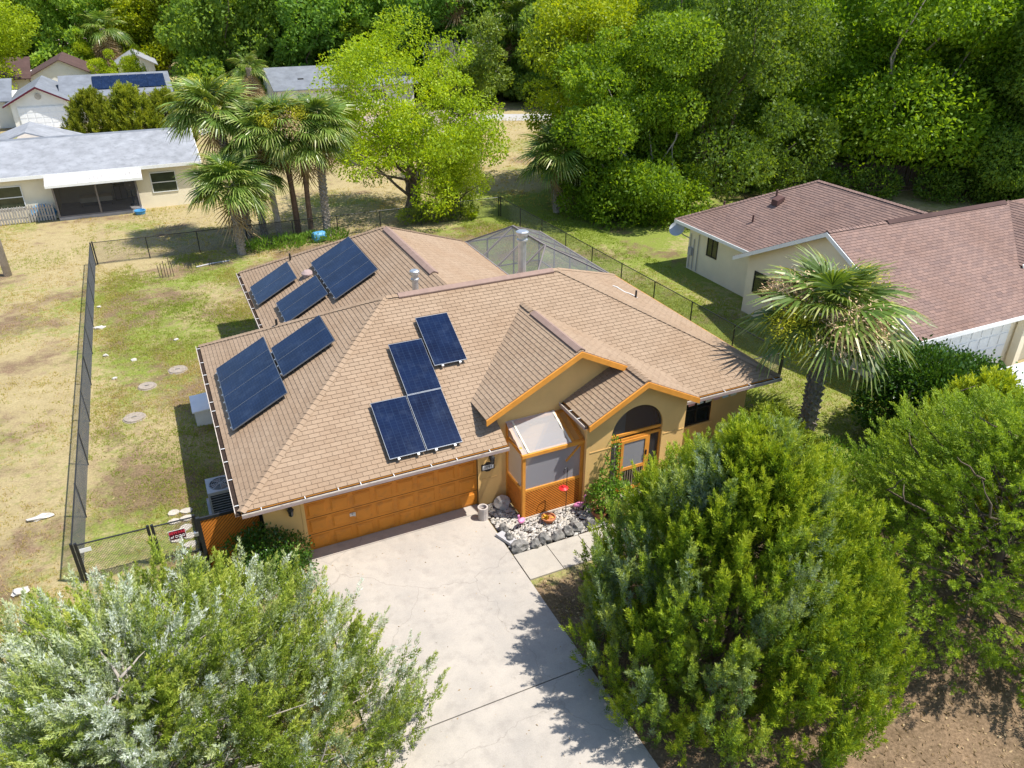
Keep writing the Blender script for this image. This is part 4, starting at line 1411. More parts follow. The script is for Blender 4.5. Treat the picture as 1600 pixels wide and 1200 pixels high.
# ------------------------------------------------------------------ neighbour with red brown roof
rh = thing('neighbour_house', 'cream house with red brown shingle roof and satellite dish beyond the chain link fence', 'house', (22, 4, 0))
rr = Roof(.30, .14)
ZN = 2.5
s2 = .505
rr.plane([[(16.2, 8.95, ZN), (21.8, 8.95, ZN), (26.4, 4, 5), (16.2, 4, 5)], [(21.8, 8.95, ZN), (31, 8.95, ZN), (31, 4, 5), (26.4, 4, 5)]], (1, 0, 0))
rr.plane([[(16.2, -.95, ZN), (22.4, -.95, ZN), (26.3, 4, 5), (16.2, 4, 5)], [(22.4, -.95, ZN), (30.5, -.95, ZN), (30.5, 4, 5), (26.3, 4, 5)]], (1, 0, 0))
# rear wing: ridge along y at x 21.8
rr.plane([[(17.2, 8.0, ZN), (17.2, 14.8, ZN), (21.8, 10.2, 5), (21.8, 4.0, 5)]], (0, 1, 0))
rr.plane([[(17.2, 14.8, ZN), (26.4, 14.8, ZN), (21.8, 10.2, 5)]], (1, 0, 0))
rr.plane([[(26.4, 14.8, ZN), (26.4, 8.0, ZN), (21.8, 4.0, 5), (21.8, 10.2, 5)]], (0, 1, 0))
# entry gable on the front
zq = lambda x: 5.02 - .52 * abs(x - 26.6)
rr.plane([[(23.7, .9, zq(23.7)), (26.6, .9, 5.02), (26.6, 4.1, 5.02), (23.7, 1.45, zq(23.7))]], (0, 1, 0))
rr.plane([[(26.6, .9, 5.02), (29.5, .9, zq(29.5)), (29.5, 1.45, zq(29.5)), (26.6, 4.1, 5.02)]], (0, 1, 0))
for p, q in (((17.2, 14.8, ZN), (21.8, 10.2, 5)), ((21.8, 10.2, 5), (21.8, 4.1, 5)), ((16.2, 4, 5), (19.2, 4, 5))):
    rr.cap(p, q)
rroof = rr.build(rh, 'red_brown_shingle', 'roof_deck_red', 0)
b = MB()
b.prism([(19.3, 3.83, 4.97), (19.3, 4, 5.09), (19.3, 4.17, 4.97)], (7.0, 0, 0))
b.build('ridge_vent', 'brown_shingle', rroof)
w = MB()
w.box(17.75, 26.0, 8.4, 14.2, 0, ZN - .13)
w.box(16.75, 30.8, -.35, 8.4, 0, ZN - .13)
w.prism([(16.6, -.35, 0), (16.6, 8.4, 0), (16.6, 8.4, ZN + .12), (16.6, 4, 4.82), (16.6, -.35, ZN + .12)], (.15, 0, 0))
w.prism([(23.95, 1.3, 0), (29.2, 1.3, 0), (29.2, 1.3, zq(29.2) - .13), (26.6, 1.3, 4.87), (23.95, 1.3, zq(23.95) - .13)], (0, .12, 0))
w.build('wall', 'stucco_cream', rh)
for p, q in (((16.2, 8.97, ZN - .06), (16.2, 4, 4.94)), ((16.2, 4, 4.94), (16.2, -.97, ZN - .06))):
    b = MB()
    p, q = Vector(p), Vector(q)
    b.prism([p + Vector((-.04, 0, .05)), q + Vector((-.04, 0, .05)), q + Vector((-.04, 0, -.13)), p + Vector((-.04, 0, -.13))], (.04, 0, 0))
    b.build('rake_board', 'white_paint', rh)
for p, q in (((23.7, .86, zq(23.7) - .02), (26.6, .86, 5.0)), ((26.6, .86, 5.0), (29.5, .86, zq(29.5) - .02))):
    MB().bar(p, q, .05, .16).build('rake_board', 'white_paint', rh)
for bx in ((16.2, 31, -1.0, -.96, ZN - .15, ZN + .01), (17.15, 17.19, 8.9, 14.8, ZN - .15, ZN + .01), (17.2, 26.4, 14.8, 14.84, ZN - .15, ZN + .01)):
    MB().box(*bx).build('fascia', 'white_paint', rh)
MB().box(17.2, 17.75, 8.95, 14.7, ZN - .17, ZN - .14).build('soffit', 'white_paint', rh)
MB().box(16.24, 31, -.95, -.3, ZN - .17, ZN - .14).build('soffit', 'white_paint', rh)
g2 = MB().box(17.4, 22.0, -.40, -.355, 0, 2.1).build('garage_door', 'white_paint', rh)
for r in range(4):
    for cc in range(8):
        x = 17.45 + cc * .57
        MB().box(x + .06, x + .5, -.425, -.402, .08 + r * .52, .50 + r * .52).build('panel', 'white_paint', g2)
MB().box(22.3, 22.6, -.75, -.45, 0, 2.35).build('column', 'stucco_cream', rh)
def win(par, x0, x1, y0, y1, z0, z1, axis, glass='dark_glass', frame='white_paint', t=.05):
    if axis == 'x':   # window faces -x
        g = MB().box(x0 - .012, x0 + .02, y0, y1, z0, z1).build('window', glass, par)
        f = MB()
        for y in (y0, (y0 + y1) / 2 - t / 2, y1 - t):
            f.box(x0 - .035, x0 - .014, y, y + t, z0, z1)
        for z in (z0, z1 - t):
            f.box(x0 - .037, x0 - .016, y0, y1, z, z + t)
    else:
        g = MB().box(x0, x1, y0 - .012, y0 + .02, z0, z1).build('window', glass, par)
        f = MB()
        for x in (x0, x1 - t):
            f.box(x, x + t, y0 - .035, y0 - .014, z0, z1)
        for z in (z0, (z0 + z1) / 2 - t / 2, z1 - t):
            f.box(x0, x1, y0 - .037, y0 - .016, z, z + t)
    f.build('window_frame', frame, g)
win(rh, 17.75, 0, 11.9, 12.7, 1.15, 2.1, 'x', frame='frame_dark')
win(rh, 16.6, 0, 6.6, 7.9, 1.1, 2.1, 'x', frame='frame_dark')
for x, y, z, r in ((18.9, 13.2, 3.2, .05), (20.3, 11.2, 4.1, .05), (18.6, 10.7, 3.2, .045)):
    pipe(x, y, z - .1, z + .42, r, 'ridge_vent_brown', 'vent_pipe', par=rroof)
MB().prism([(19.75, 10.5, 3.95), (20.2, 10.5, 4.2), (20.15, 10.5, 4.35), (19.75, 10.5, 4.2)], (0, .4, 0)).build('roof_vent', 'ridge_vent_brown', rroof)
for y, h in ((14.0, 1.9), (13.7, 1.7), (13.35, 2.0)):
    MB().tube([(17.70, y, .1), (17.70, y, h)], .025, 6).build('wall_conduit', 'plate_grey', rh)
MB().box(17.62, 17.74, 13.75, 14.05, .8, 1.2).build('meter_box', 'plate_grey', rh)
dish = thing('satellite_dish', 'round grey blue satellite dish on the wall corner of the red brown roofed house', 'dish', (17.5, 14.6, 1.5))
dm = MB()
prof = [(0.0, 0), (.18, .02), (.34, .06), (.40, .09)]
ax = Vector((-.55, -.35, .55)).normalized()
sx = ax.cross(Vector((0, 0, 1))).normalized()
sy = ax.cross(sx)
ctr = Vector((17.35, 14.75, 1.95))
vs, fsx = [], []
for r_, h_ in prof[1:]:
    for k in range(20):
        a = 2 * math.pi * k / 20
        vs.append(ctr + ax * h_ + (sx * math.cos(a) + sy * math.sin(a)) * r_)
for i in range(2):
    for k in range(20):
        fsx.append((i * 20 + k, i * 20 + (k + 1) % 20, (i + 1) * 20 + (k + 1) % 20, (i + 1) * 20 + k))
fsx.append(tuple(range(20)))
dm.add(vs, fsx)
dm.build('reflector', 'ac_grey', dish, smooth=True)
MB().tube([ctr, (17.6, 14.5, 1.7), (17.76, 14.15, 1.6)], .03, 8).build('mount', 'plate_grey', dish)
MB().tube([ctr - sy * .3 + ax * .05, ctr + ax * .45 - sy * .1], .014, 6).build('feed_arm', 'plate_grey', dish)

# parked white car in front of that garage
def car(x, y, rz, label):
    o = thing('parked_car', label, 'car', (x, y, 0), 'cars in the neighbouring driveway', rz)
    side = [(-2.2, .35), (-2.25, .75), (-2.1, .95), (-1.55, 1.0), (-1.05, 1.42), (.55, 1.45), (1.2, 1.02), (2.1, .90), (2.25, .65), (2.2, .35)]
    b = MB()
    k = len(side)
    rings = []
    for yy, sc in ((-.88, .96), (-.78, 1.0), (.78, 1.0), (.88, .96)):
        rings.append([(px_, yy * (1 - .16 * max(0, (pz - .95) / .5)), .35 + (pz - .35) * sc) for px_, pz in side])
    vs = [p for r_ in rings for p in r_]
    fs_ = []
    for i in range(3):
        for j in range(k):
            fs_.append((i * k + j, i * k + (j + 1) % k, (i + 1) * k + (j + 1) % k, (i + 1) * k + j))
    fs_.append(tuple(range(k)))
    fs_.append(tuple(range(3 * k, 4 * k)))
    b.add(vs, fs_)
    link('body', b.mesh('car_body', 'car_white', smooth=False), o)
    g = MB()
    g.poly([(1.14, -.66, 1.075), (1.14, .66, 1.075), (.62, .62, 1.43), (.62, -.62, 1.43)])
    g.poly([(-1.50, -.66, 1.06), (-1.50, .66, 1.06), (-1.10, .62, 1.405), (-1.10, -.62, 1.405)])
    link('windscreen', g.mesh('car_windscreen', 'dark_glass', recalc=False), o)
    for s in (-1, 1):
        sg_ = MB().poly([(-1.35, s * .885, 1.02), (1.0, s * .885, 1.05), (.5, s * .80, 1.36), (-.98, s * .80, 1.36)])
        link('side_window', sg_.mesh('car_window', 'dark_glass', recalc=False), o)
        for xx in (-1.4, 1.4):
            link('wheel', MB().tube([(xx, s * .70, .32), (xx, s * .90, .32)], .32, 18).mesh('car_wheel', 'tyre'), o)
car(18.6, -3.4, R(90), 'white car parked before the white garage door, right beside the dark hedge')
car(21.0, -3.7, R(90), 'white car parked before the white garage door, farther from the dark hedge')
MB().box(17.2, 22.4, -14, -.9, -.03, .02).build('neighbour_driveway', 'drive_concrete', kind='structure')

# wooden fence beyond that house
wf = thing('wooden_fence', 'dark weathered board fence under the big oaks behind the red brown roof', 'fence', (36, 22, 0))
p, q = Vector((30.5, 28.6, 0)), Vector((46, 17.0, 0))
d = (q - p).normalized()
L = (q - p).length
me = MB().box(-.065, .065, -.012, .012, .04, 1.75).mesh('board', 'wood_dark')
for i in range(int(L / .15)):
    o = link('board', me, wf)
    o.location = p + d * (i * .15) - ORG[wf] + Vector((0, 0, random.uniform(-.02, .03)))
    o.rotation_euler = (0, random.uniform(-.015, .015), math.atan2(d.y, d.x))
for z in (.4, 1.35):
    MB().bar(p + Vector((.03, .04, z)), q + Vector((.03, .04, z)), .04, .09).build('rail', 'wood_dark', wf)
for i in range(8):
    c = p + d * (L * i / 7) + Vector((.06, .1, 0))
    MB().box(c.x - .05, c.x + .05, c.y, c.y + .1, 0, 1.8).build('post', 'wood_dark', wf)

# ------------------------------------------------------------------ houses at the back
def gable_house(name, label, x0, x1, y0, y1, ze, zr, axis, roofm, wallm, over=.45, group=None):
    o = thing(name, label, 'house', ((x0 + x1) / 2, (y0 + y1) / 2, 0), group)
    w = MB().box(x0, x1, y0, y1, 0, ze)
    r = MB()
    if axis == 'x':
        ym = (y0 + y1) / 2
        s = (zr - ze) / (ym - y0)
        zl = ze - s * over
        for ya, yb_ in ((y0 - over, ym), (y1 + over, ym)):
            r.prism([(x0 - over, ya, zl + .02), (x1 + over, ya, zl + .02), (x1 + over, yb_, zr + .02), (x0 - over, yb_, zr + .02)], (0, 0, .10))
        w.prism([(x0, y0, ze), (x0, y1, ze), (x0, ym, zr)], (.12, 0, 0))
        w.prism([(x1 - .12, y0, ze), (x1 - .12, y1, ze), (x1 - .12, ym, zr)], (.12, 0, 0))
    else:
        xm = (x0 + x1) / 2
        s = (zr - ze) / (xm - x0)
        zl = ze - s * over
        for xa in (x0 - over, x1 + over):
            r.prism([(xa, y0 - over, zl + .02), (xa, y1 + over, zl + .02), (xm, y1 + over, zr + .02), (xm, y0 - over, zr + .02)], (0, 0, .10))
        w.prism([(x0, y0, ze), (x1, y0, ze), (xm, y0, zr)], (0, .12, 0))
        w.prism([(x0, y1 - .12, ze), (x1, y1 - .12, ze), (xm, y1 - .12, zr)], (0, .12, 0))
    w.build('wall', wallm, o)
    ro = r.build('roof', roofm, o)
    return o, ro

# cream house with the recessed screened porch
ch = thing('porch_house', 'long cream house with grey roof and white awning over a recessed screened porch', 'house', (-12, 43, 0))
ze, zr2 = 2.72, 4.05
w = MB()
w.box(-24, -12.5, 38.32, 46.9, 0, ze - .12)
w.box(-7.75, -3.95, 38.32, 46.9, 0, ze - .12)
w.box(-12.5, -7.75, 41.2, 46.9, 0, ze - .12)
w.box(-12.5, -7.75, 38.32, 41.2, ze - .35, ze - .12)
w.prism([(-4.07, 38.32, ze - .12), (-4.07, 46.9, ze - .12), (-4.07, 42.75, zr2 - .1)], (.12, 0, 0))
w.build('wall', 'stucco_cream', ch)
r = MB()
r.prism([(-24.5, 37.95, ze - .02), (-3.7, 37.95, ze - .02), (-3.7, 42.75, zr2), (-24.5, 42.75, zr2)], (0, 0, .1))
r.prism([(-24.5, 47.5, ze - .02), (-3.7, 47.5, ze - .02), (-3.7, 42.75, zr2), (-24.5, 42.75, zr2)], (0, 0, .1))
r.prism([(-18.5, 50.5, ze - .3), (-14, 50.5, 3.95), (-14, 46, 3.95), (-18.5, 46, ze - .3)], (0, 0, .1))
r.prism([(-9.5, 50.5, ze - .3), (-14, 50.5, 3.95), (-14, 46, 3.95), (-9.5, 46, ze - .3)], (0, 0, .1))
ro = r.build('roof', 'grey_shingle', ch)
MB().box(-24.5, -3.7, 37.90, 37.945, ze - .14, ze + .07).build('fascia', 'white_paint', ro)
MB().prism([(-3.69, 37.95, ze - .12), (-3.69, 42.75, zr2 - .08), (-3.69, 42.75, zr2 + .08), (-3.69, 37.95, ze + .06)], (.04, 0, 0)).build('rake_board', 'white_paint', ro)
MB().prism([(-24.5, 42.6, zr2 + .06), (-24.5, 42.75, zr2 + .15), (-24.5, 42.9, zr2 + .06)], (20.6, 0, 0)).build('ridge_cap', 'slate_grey_shingle', ro)
MB().box(-5.2, -4.9, 41.9, 42.2, 3.75, 4.02).build('roof_vent', 'white_paint', ro)
aw = MB()
for i in range(24):
    x = -12.75 + i * .226
    aw.prism([(x, 36.9, 2.28), (x + .19, 36.9, 2.28), (x + .19, 39.0, 2.98), (x, 39.0, 2.98)], (0, 0, .05))
aw.prism([(-12.75, 36.9, 2.26), (-7.33, 36.9, 2.26), (-7.33, 39.0, 2.96), (-12.75, 39.0, 2.96)], (0, 0, .03))
awo = aw.build('awning', 'awning_white', ch)
MB().box(-12.75, -7.33, 36.86, 36.9, 2.17, 2.33).build('awning_edge', 'white_paint', awo)
MB().box(-12.5, -7.7, 37.5, 41.2, -.02, .18).build('porch_floor', 'porch_concrete', ch)
pf2 = MB()
for x in (-12.45, -10.1, -7.8):
    pf2.box(x - .05, x + .05, 37.55, 37.65, .18, 2.45)
pf2.box(-12.4, -7.85, 37.56, 37.64, .18, .26)
pf2.box(-12.4, -7.85, 37.56, 37.64, 2.33, 2.42)
pfo = pf2.build('porch_frame', 'frame_bronze', ch)
for x0, x1 in ((-12.4, -10.15), (-10.05, -7.85)):
    MB().poly([(x0, 37.6, .26), (x1, 37.6, .26), (x1, 37.6, 2.33), (x0, 37.6, 2.33)]).build('porch_screen', 'bug_screen_dark', pfo, recalc=False)
MB().box(-12.46, -12.44, 37.65, 38.3, .2, 2.4).build('porch_screen', 'bug_screen_dark', pfo)
win(ch, -15.7, -14.15, 38.31, 0, .85, 2.2, 'y', 'green_glass')
win(ch, -6.9, -5.35, 38.31, 0, .95, 2.25, 'y', 'green_glass')
sofa = thing('porch_daybed', 'white covered daybed inside the screened porch of the cream house', 'daybed', (-10.4, 40, .18))
MB().box(-11.3, -9.4, 39.6, 40.5, .45, .75).build('mattress', 'cloth_cream', sofa)
MB().box(-11.3, -9.4, 39.6, 40.5, .3, .45).build('base', 'wood_dark', sofa)
for x in (-11.28, -9.5):
    for y in (39.62, 40.4):
        MB().box(x, x + .08, y, y + .08, .18, .3).build('leg', 'wood_dark', sofa)
fan = thing('pedestal_fan', 'dark round pedestal fan at the end of the screened porch', 'fan', (-8.2, 39, .18))
MB().tube([(-8.2, 39, .18), (-8.2, 39, 1.2)], .03, 8).lathe((-8.2, 39, .18), [(.22, 0), (.2, .04), (.03, .06)], 14).build('stand', 'black_metal', fan)
MB().tube([(-8.2, 38.93, 1.45), (-8.2, 39.07, 1.45)], .33, 20).build('cage', 'frame_bronze', fan)
MB().tube([(-8.2, 38.90, 1.45), (-8.2, 38.92, 1.45)], .06, 10).build('hub', 'plate_grey', fan)
ctb = thing('porch_cabinet', 'dark cabinet against the porch wall beside the daybed', 'cabinet', (-9, 40.9, .18))
MB().box(-9.25, -8.5, 40.5, 41.1, .18, 1.15).build('carcass', 'wood_dark', ctb)
MB().box(-9.2, -8.9, 40.47, 40.5, .25, 1.1).box(-8.85, -8.55, 40.47, 40.5, .25, 1.1).build('door', 'frame_bronze', ctb)
tb = thing('plastic_tub', 'blue plastic tub on the ground at the porch corner', 'tub', (-7.9, 37.1, 0))
MB().lathe((-7.9, 37.1, 0), [(.28, 0), (.34, .22), (.36, .22), (.36, .25), (.30, .25), (.26, .05)], 16).build('basin', 'blue_plastic', tb)
MB().tube([(-8.25, 37.1, .25), (-8.1, 37.1, .4), (-7.7, 37.1, .4), (-7.55, 37.1, .25)], .012, 6).build('handle', 'plate_grey', tb)
pk = thing('picket_fence', 'weathered grey picket fence in front of the cream house window', 'fence', (-15, 37.9, 0))
pme = MB().prism([(-.05, 0, .03), (.05, 0, .03), (.05, 0, 1.0), (0, 0, 1.1), (-.05, 0, 1.0)], (0, .02, 0)).mesh('picket', 'picket_grey')
for i in range(60):
    o = link('picket', pme, pk)
    o.location = Vector((-12.75 - i * .155, 37.8, random.uniform(-.03, .03))) - ORG[pk]
    o.rotation_euler = (0, random.uniform(-.03, .03), 0)
for z in (.3, .8):
    MB().box(-22, -12.7, 37.825, 37.87, z, z + .08).build('rail', 'picket_grey', pk)
tarp = MB().rock((-13.3, 38.25, .45), (.75, .3, .5), 5, 2, .9).build('tarp_bundle', 'blue_plastic', loc=(-13.3, 38.25, 0))
tag(tarp, 'blue tarpaulin bundle behind the picket fence by the porch', 'tarp')

# white garage house with solar array
wh, wro = gable_house('garage_house', 'white house with maroon edged gable over a wide white garage door', -17.7, -12.7, 73.2, 82, 2.45, 3.75, 'y', 'slate_grey_shingle', 'stucco_white', .6)
w2 = MB().box(-12.7, -3.4, 75.0, 83.0, 0, 2.5)
w2.build('wall', 'stucco_white', wh)
r = MB()
r.prism([(-13.5, 74.4, 2.45), (-3.0, 74.4, 2.45), (-3.0, 79, 4.0), (-13.5, 79, 4.0)], (0, 0, .1))
r.prism([(-13.5, 83.6, 2.45), (-3.0, 83.6, 2.45), (-3.0, 79, 4.0), (-13.5, 79, 4.0)], (0, 0, .1))
r.prism([(-32, 74.4, 2.45), (-17.6, 74.4, 2.45), (-17.6, 79, 4.0), (-32, 79, 4.0)], (0, 0, .1))
r.build('roof', 'slate_grey_shingle', wh)
MB().box(-32, -17.7, 75, 83, 0, 2.5).build('wall', 'stucco_white', wh)
for sx_ in (-1, 1):
    MB().prism([(-15.2, 72.56, 3.90), (-15.2 + sx_ * 3.1, 72.56, 2.28), (-15.2 + sx_ * 3.1, 72.56, 2.12), (-15.2, 72.56, 3.72)], (0, .04, 0)).build('rake_board', 'sign_maroon', wh)
gd2 = MB().box(-17.2, -13.2, 73.12, 73.19, 0, 2.05).build('garage_door', 'white_paint', wh)
for r_ in range(4):
    for c_ in range(6):
        MB().box(-17.15 + c_ * .66, -16.6 + c_ * .66, 73.09, 73.118, .06 + r_ * .5, .47 + r_ * .5).build('panel', 'white_paint', gd2)
MB().tube([(-15.2, 73.1, 2.95), (-15.2, 73.2, 2.95)], .28, 18).build('gable_vent', 'flagstone', wh)
for i in range(8):
    s = 1.55 / 4.6
    x0 = -10.4 + i * .86
    b = MB()
    b.prism([(x0, 75.6, 2.62 + (75.6 - 74.4) * s), (x0 + .84, 75.6, 2.62 + (75.6 - 74.4) * s), (x0 + .84, 78.3, 2.62 + (78.3 - 74.4) * s), (x0, 78.3, 2.62 + (78.3 - 74.4) * s)], (0, 0, .05))
    o = b.build('solar_panel', 'solar_glass', loc=(x0, 75.6, 3.0))
    tag(o, 'solar panel in the long dark blue array on the white garage house roof', 'solar panel', 'array on the white garage house')

bh, bro = gable_house('brown_roof_house', 'white house with brown roof showing a wide gable behind the solar array', -17.4, -10.6, 93.5, 103, 2.6, 4.3, 'y', 'brown_shingle', 'stucco_white', .5)
MB().box(-16.4, -15.0, 93.40, 93.49, .9, 2.0).build('window', 'dark_glass', bh)
MB().prism([(-26, 92.6, 2.5), (-17.2, 92.6, 2.5), (-17.2, 97.5, 4.4), (-26, 97.5, 4.4)], (0, 0, .1)).build('roof', 'brown_shingle', bh)
MB().box(-26, -17.5, 93.8, 103, 0, 2.5).build('wall', 'stucco_white', bh)
gable_house('far_house', 'far pale pinkish roofed house among trees behind the brown roof', -19, -11.5, 122, 131, 2.6, 4.3, 'x', 'pinkish_shingle', 'stucco_white')
gable_house('far_house', 'far terracotta roofed house showing above the small white gable', -8.8, -1, 116, 124, 2.6, 4.2, 'x', 'terracotta', 'stucco_cream')
gable_house('far_house', 'small white gable end with grey roof beside the dark oaks', -8.0, -3.5, 104.5, 112, 2.5, 3.7, 'y', 'grey_shingle', 'stucco_white')
gh, gro = gable_house('grey_roof_house', 'house with slate grey roof half hidden behind the palms and lime green tree', 7.0, 22.0, 71.5, 81, 2.5, 4.1, 'x', 'slate_grey_shingle', 'stucco_white')
MB().box(9.6, 10.2, 73.2, 73.7, 3.05, 3.3).build('roof_vent', 'frame_dark', gro)
for x in (9, 13, 17):
    win(gh, x, x + 1.4, 71.5, 0, .9, 2.0, 'y')
sh, sro = gable_house('garden_shed', 'small white shed with grey roof at the edge of the palmetto clump', 32.6, 35.4, 53.2, 56.2, 1.7, 2.5, 'y', 'wood_weathered', 'white_paint', .4)
MB().box(33.6, 34.4, 53.14, 53.19, .02, 1.6).build('door', 'plate_grey', sh)
h2, h2r = gable_house('far_house', 'pale house glimpsed beyond the board fence under the oaks', 48, 60, 34, 42, 2.5, 4.0, 'x', 'grey_shingle', 'stucco_white')
h3, h3r = gable_house('far_house', 'pale low house half hidden by the lime green tree trunks', 9.0, 19, 44.5, 50.5, 2.1, 3.1, 'x', 'pinkish_shingle', 'stucco_cream')

# ------------------------------------------------------------------ trees
def limb_mesh(segs, name, mat, n=7):
    b = MB()
    for pts, rad in segs:
        b.tube(pts, rad, n)
    return b.mesh(name, mat, smooth=True, recalc=False)

def bent(p, q, k=4, amt=.12):
    p, q = Vector(p), Vector(q)
    L = (q - p).length
    out = [p]
    for i in range(1, k):
        t = i / k
        out.append(p.lerp(q, t) + Vector((random.uniform(-1, 1), random.uniform(-1, 1), random.uniform(-.4, .8))) * amt * L * math.sin(math.pi * t))
    out.append(q)
    return out

def broadleaf(name, mat, bark, H, Rc, z0, nl, per, leafL, leafW, squash=.8, open_=.35, lobe=.36, droop=0., trunks=1, tone=.25, skirt=0):
    """crown of many leafy lobes on limbs; returns a thing with trunk and crown"""
    lc = LC()
    segs = []
    zc = (z0 + H) / 2
    hz = (H - z0) / 2
    tips = []
    bases = [Vector((random.uniform(-.2, .2) * (trunks > 1), random.uniform(-.2, .2) * (trunks > 1), -.1)) for _ in range(trunks)]
    forks = []
    for bse in bases:
        fk = Vector((bse.x * 5.0 + random.uniform(-.3, .3), bse.y * 5.0 + random.uniform(-.3, .3), z0 + hz * .35))
        segs.append((bent(bse, fk, 5, .06), [Rc * .062 / (trunks ** .4) * k for k in (1.25, 1.0, .92, .85, .78, .7)]))
        forks.append(fk)
    i = 0
    while i < nl + skirt:
        d = unit(1)[0]
        if d[2] < -.85:
            continue
        k = random.uniform(.50, .92) if i > nl * .2 else random.uniform(.15, .45)
        c = Vector((d[0] * Rc * k, d[1] * Rc * k, zc + d[2] * hz * k * squash / .8))
        if i >= nl:
            a = 6.283 * (i - nl) / skirt + random.uniform(-.2, .2)
            k = random.uniform(.55, .85)
            c = Vector((math.cos(a) * Rc * k, math.sin(a) * Rc * k, random.uniform(.08, .24) * H))
        lr = Rc * lobe * random.choice((.5, .65, .8, .95, 1.15, 1.35)) * random.uniform(.9, 1.1)
        fk = random.choice(forks)
        if i % 4 == 0:
            r0 = Rc * .017
            segs.append((bent(fk - Vector((0, 0, random.uniform(0, hz * .35))), c, 4, .10), [r0, r0 * .8, r0 * .6, r0 * .4, r0 * .2]))
        n = int(per * (lr / (Rc * lobe)) ** 2)
        dirs = unit(n)
        dirs[:, 2] = dirs[:, 2] * .9 + .12
        rad = lr * (1 - open_ * rng.random(n) ** 1.6)
        # twig clusters inside the lobe: snap part of the leaves to sub-centres
        m = max(6, n // 28)
        sub = unit(m)
        idx = rng.integers(0, m, n)
        dirs2 = dirs * .42 + sub[idx] * .75
        dirs2 /= np.linalg.norm(dirs2, axis=1, keepdims=True)
        pts = np.array(c) + dirs2 * rad[:, None] * np.array([1, 1, .78])
        ld = dirs2 * .6 + unit(n) * .8 + np.array([0, 0, -.15 - droop])
        lt = random.random()
        st = rng.random(m)
        r = .45 + tone * (lt - .5) + .35 * (st[idx] - .5) + .45 * (rng.random(n) - .5)
        lc.leaves(pts, ld, leafL * (0.7 + .6 * rng.random(n)), leafW * (0.7 + .6 * rng.random(n)), r)
        i += 1
    o = thing(name, name, 'tree', (0, 0, 0))
    link('trunk', limb_mesh(segs, name + '_trunk', bark), o)
    link('crown', lc.mesh(name + '_crown', mat), o)
    return o

PROTO = []
def place(proto, loc, rotz, scale, label, group=None, used=set()):
    if id(proto) not in used:
        used.add(id(proto))
        proto.location = loc
        proto.rotation_euler = (0, 0, rotz)
        proto.scale = (scale,) * 3 if isinstance(scale, (int, float)) else scale
        proto['label'] = label
        if group:
            proto['group'] = group
        PROTO.append(proto)
        return proto
    return copy_tree(proto, loc, rotz, scale, label, group)

# big trees to the right
bigA = broadleaf('oak_tree', 'oak_leaf', 'bark_pale', 15.5, 8.2, -2.0, 54, 1500, .27, .15, .95, .42, .29, skirt=16)
bigB = broadleaf('oak_tree', 'oak_leaf_deep', 'bark', 15.0, 7.0, -2.0, 46, 1400, .25, .145, 1., .42, .30, skirt=14)
place(bigA, (43.5, 26.0, 0), 0, (1.15, 1.15, 1.1), 'huge spreading oak with pale limbs behind the red brown roof and board fence')
place(bigB, (28.0, 26.0, 0), 1., (.95, .95, 1.05), 'tall dark green oak standing between the fig thicket and the board fence')
figT = broadleaf('fig_tree', 'oak_leaf', 'bark_pale', 10.8, 5.4, -1.5, 64, 1150, .22, .13, 1., .4, .28, trunks=3, skirt=14)
place(figT, (20.8, 24.5, 0), 0, (.98, .98, 1.0), 'dense many stemmed tree with pale stems beyond the fence by the pool cage')
place(bigB, (47.5, 16, 0), 2.2, (.9, .9, .95), 'dark oak at the far end of the board fence')
place(bigA, (34, 32, 0), 2.4, (.85, .85, .98), 'broad oak behind the tall dark oak, its top above the thicket')
limeB = broadleaf('lime_tree', 'lime_leaf', 'bark', 12.8, 5.4, -1., 56, 850, .25, .13, .95, .5, .29)
place(limeB, (22.0, 30.5, 0), .5, (1.05, 1.05, 1.03), 'yellow green tree rising behind the many stemmed thicket')
# bright feathery tree in the middle
limeA = broadleaf('lime_tree', 'lime_leaf', 'bark', 10.6, 6.3, .8, 64, 640, .19, .095, .95, .6, .22, droop=.1, trunks=3)
place(limeA, (7.6, 29.8, 0), 0, 1.0, 'bright lime green feathery tree behind the house, beside the palm clump')
place(limeA, (10.0, 27.9, 0), 2.0, (.42, .42, .55), 'small lime green sapling by the back fence beside the feathery tree')
silvT = broadleaf('pear_tree', 'silver_leaf', 'bark', 10.0, 2.2, 1.5, 22, 420, .22, .12, 1., .5, .42)
place(silvT, (15.6, 37.5, 0), 0, 1.0, 'slender grey green tree peeking out behind the lime green tree')

# far woods: shared crowns
farA = broadleaf('woodland_tree', 'wood_leaf_deep', 'bark', 15.5, 6.5, -3., 40, 560, .46, .28, 1., .35, .32, skirt=10)
farB = broadleaf('woodland_tree', 'wood_leaf', 'bark', 15.0, 5.8, -3., 38, 560, .44, .26, 1., .38, .32, skirt=10)
farC = broadleaf('woodland_tree', 'lime_leaf', 'bark', 12.8, 5.2, -2., 32, 560, .40, .23, 1., .4, .34, skirt=8)
WL = 'woodland trees beyond the road'
labA = 'deep green oak in the woodland wall beyond the road'
labB = 'mid green leafy tree in the woodland wall beyond the road'
labC = 'yellow green tree in the woodland wall beyond the road'
woods = []
def wood(px_x, dist, kind, sc):
    """px_x is the bearing given as tangent right of the view axis"""
    yaw = R(24.9) + math.atan(px_x)
    x = -6.72 + dist * math.sin(yaw)
    y = -16.8 + dist * math.cos(yaw)
    woods.append((x, y, kind, sc))
rs = random.Random(3)
for k in range(13):      # tree wall right behind the road, bearing -0.30 .. 0.75
    t = -.34 + k * .085
    wood(t, 104 - 30 * max(0, t + .05) + rs.uniform(-3, 3), [0, 0, 1, 0, 1, 2, 1, 0, 2, 1, 2, 1, 0][k], rs.uniform(.92, 1.12))
